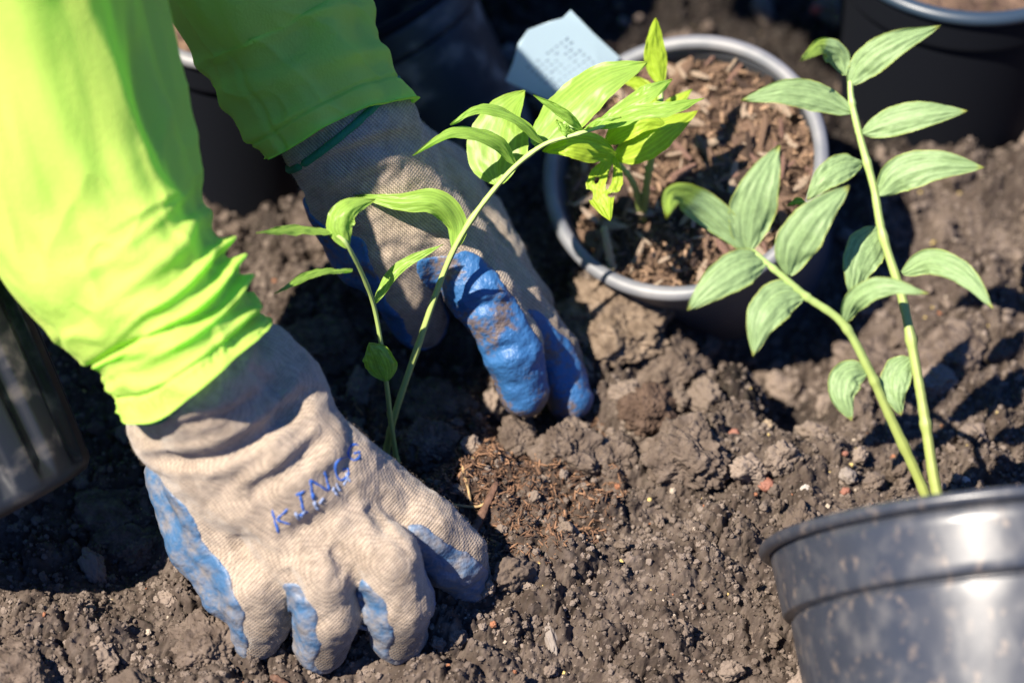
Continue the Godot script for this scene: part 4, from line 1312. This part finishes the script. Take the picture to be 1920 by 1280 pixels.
	for k in [["leaf_top", lin(0.4, 0.63, 0.12), Color(0.85, 1.0, 0.32), 0.42], ["leaf_under", lin(0.28, 0.41, 0.17), Color(0.45, 0.65, 0.22), 0.6], ["leaf_yellow", lin(0.5, 0.68, 0.06), Color(0.85, 1.0, 0.25), 0.5]]:
		var m := relief(mat(k[1], k[3], 0.45), lht, 0.007 if k[0] == "leaf_under" else 0.003)
		m.albedo_texture = lvt if k[0] == "leaf_under" else lvt2
		m.backlight_enabled = true
		m.backlight = k[2]
		m.vertex_color_use_as_albedo = true
		m.cull_mode = BaseMaterial3D.CULL_DISABLED
		M[k[0]] = m
	M.stem = mat(lin(0.3, 0.42, 0.13), 0.5)
	M.stem.vertex_color_use_as_albedo = true
	M.stem_dry = mat(lin(0.3, 0.25, 0.15), 0.8)
	# plastic with mud
	var smear := noise_tex(0.014, Color(0.18, 0.195, 0.23), Color(0.32, 0.315, 0.32), 1024, 7, 23)
	smear.color_ramp.offsets = PackedFloat32Array([0.5, 0.95])
	M.plastic_near = triplanar(mat(Color.WHITE, 0.33, 0.52), 4.0)
	M.plastic_near.uv1_scale = Vector3(5.0, 3.2, 5.0)
	M.plastic_near.detail_enabled = true
	M.plastic_near.detail_albedo = noise_tex(0.05, Color(0.38, 0.34, 0.31), Color(0.5, 0.45, 0.41), 256, 4, 52)
	var spots := noise_tex(0.02, Color.BLACK, Color(0.9, 0.9, 0.9), 1024, 6, 53)
	spots.color_ramp.offsets = PackedFloat32Array([0.7, 0.88])
	M.plastic_near.detail_mask = spots
	M.plastic_near.albedo_texture = smear
	var smear_r := noise_tex(0.014, Color(0.26, 0.26, 0.26), Color(0.42, 0.42, 0.42), 1024, 7, 23)
	M.plastic_near.roughness = 1.0
	M.plastic_near.roughness_texture = smear_r
	var smear2 := noise_tex(0.008, Color(0.1, 0.11, 0.13), Color(0.5, 0.45, 0.4), 512, 6, 29)
	smear2.color_ramp.offsets = PackedFloat32Array([0.5, 0.78])
	M.plastic_muddy = triplanar(mat(Color.WHITE, 0.5), 7.0)
	M.plastic_muddy.albedo_texture = smear2
	var smear3 := noise_tex(0.01, Color(0.09, 0.1, 0.12), Color(0.42, 0.39, 0.36), 512, 7, 41)
	smear3.color_ramp.offsets = PackedFloat32Array([0.6, 0.9])
	M.plastic_left = triplanar(mat(Color.WHITE, 0.46, 0.45), 6.0)
	M.plastic_left.albedo_texture = smear3
	M.plastic_dark = mat(lin(0.005, 0.006, 0.009), 0.65, 0.25)
	M.plastic_side = mat(lin(0.06, 0.066, 0.078), 0.6)
	M.plastic_blue = mat(lin(0.02, 0.035, 0.055), 0.4)
	var dusty := noise_tex(0.01, Color(0.3, 0.32, 0.35), Color(0.5, 0.49, 0.49), 256, 5, 33)
	M.plastic_grey = triplanar(mat(Color.WHITE, 0.5), 12.0)
	M.plastic_grey.albedo_texture = dusty
	M.label = mat(lin(0.52, 0.68, 0.8), 0.5)
	M.print = mat(lin(0.12, 0.16, 0.22), 0.7)

func _ready() -> void:
	rng.seed = 20240
	# camera
	var cam := Camera3D.new()
	cam.name = "camera"
	add_child(cam)
	cam.position = cam_pos
	cam.rotation_degrees = Vector3(-45, 0, 0)
	cam.fov = 2.0 * rad_to_deg(atan(TX * 682.0 / 1024.0))
	cam.near = 0.05
	cam.far = 300.0
	var ca := CameraAttributesPhysical.new()
	ca.frustum_focal_length = 102.0
	ca.frustum_focus_distance = 1.37
	ca.exposure_aperture = 4.0
	cam.attributes = ca
	cam.fov = 2.0 * rad_to_deg(atan(TX * 682.0 / 1024.0))
	cam.current = true
	# sky
	var we := WorldEnvironment.new()
	we.name = "environment"
	var env := Environment.new()
	env.background_mode = Environment.BG_SKY
	var sky := Sky.new()
	var ps := ProceduralSkyMaterial.new()
	ps.sky_top_color = Color(0.22, 0.40, 0.72)
	ps.sky_horizon_color = Color(0.62, 0.72, 0.82)
	ps.sky_curve = 0.12
	ps.ground_bottom_color = Color(0.16, 0.14, 0.12)
	ps.ground_horizon_color = Color(0.45, 0.45, 0.44)
	sky.sky_material = ps
	env.sky = sky
	env.background_energy_multiplier = 0.6
	env.tonemap_mode = Environment.TONE_MAPPER_LINEAR
	env.tonemap_exposure = 2.55
	env.sdfgi_enabled = true
	env.ssao_enabled = true
	env.ssil_enabled = true
	we.environment = env
	add_child(we)
	# sun: from the left, a little behind the scene
	var sun := DirectionalLight3D.new()
	sun.name = "sun"
	add_child(sun)
	var to_sun := Vector3(-0.5, 0.85, 0.34).normalized()
	sun.look_at_from_position(to_sun * 5.0, Vector3.ZERO, Vector3.UP)
	sun.light_energy = 1.6
	sun.light_color = Color(1.0, 0.96, 0.9)
	sun.light_angular_distance = 0.5
	sun.shadow_enabled = true
	# structure
	noise_setup()
	materials()
	var pm := on(880, 900, 0.0)
	var pk := on(850, 690, 0.0)
	var pt := on(1040, 1060, 0.0)
	var pw := on(1500, 590, 0.0)
	var pv := on(1330, 590, 0.0)
	var pa := on(1500, 725, 0.0)
	var pb := on(1385, 690, 0.0)
	pits = [[pm.x, pm.z, 0.05, 0.017], [pk.x, pk.z, 0.05, -0.01], [pt.x, pt.z, 0.06, 0.006], [pw.x, pw.z, 0.075, -0.04], [pv.x, pv.z, 0.05, -0.02], [pa.x, pa.z, 0.032, -0.03], [pb.x, pb.z, 0.022, 0.022]]
	build_ground()
	# things
	build_person()
	build_pots()
	build_seedling()
	build_right_plant()
	build_label()
	build_clods()
	build_loose()
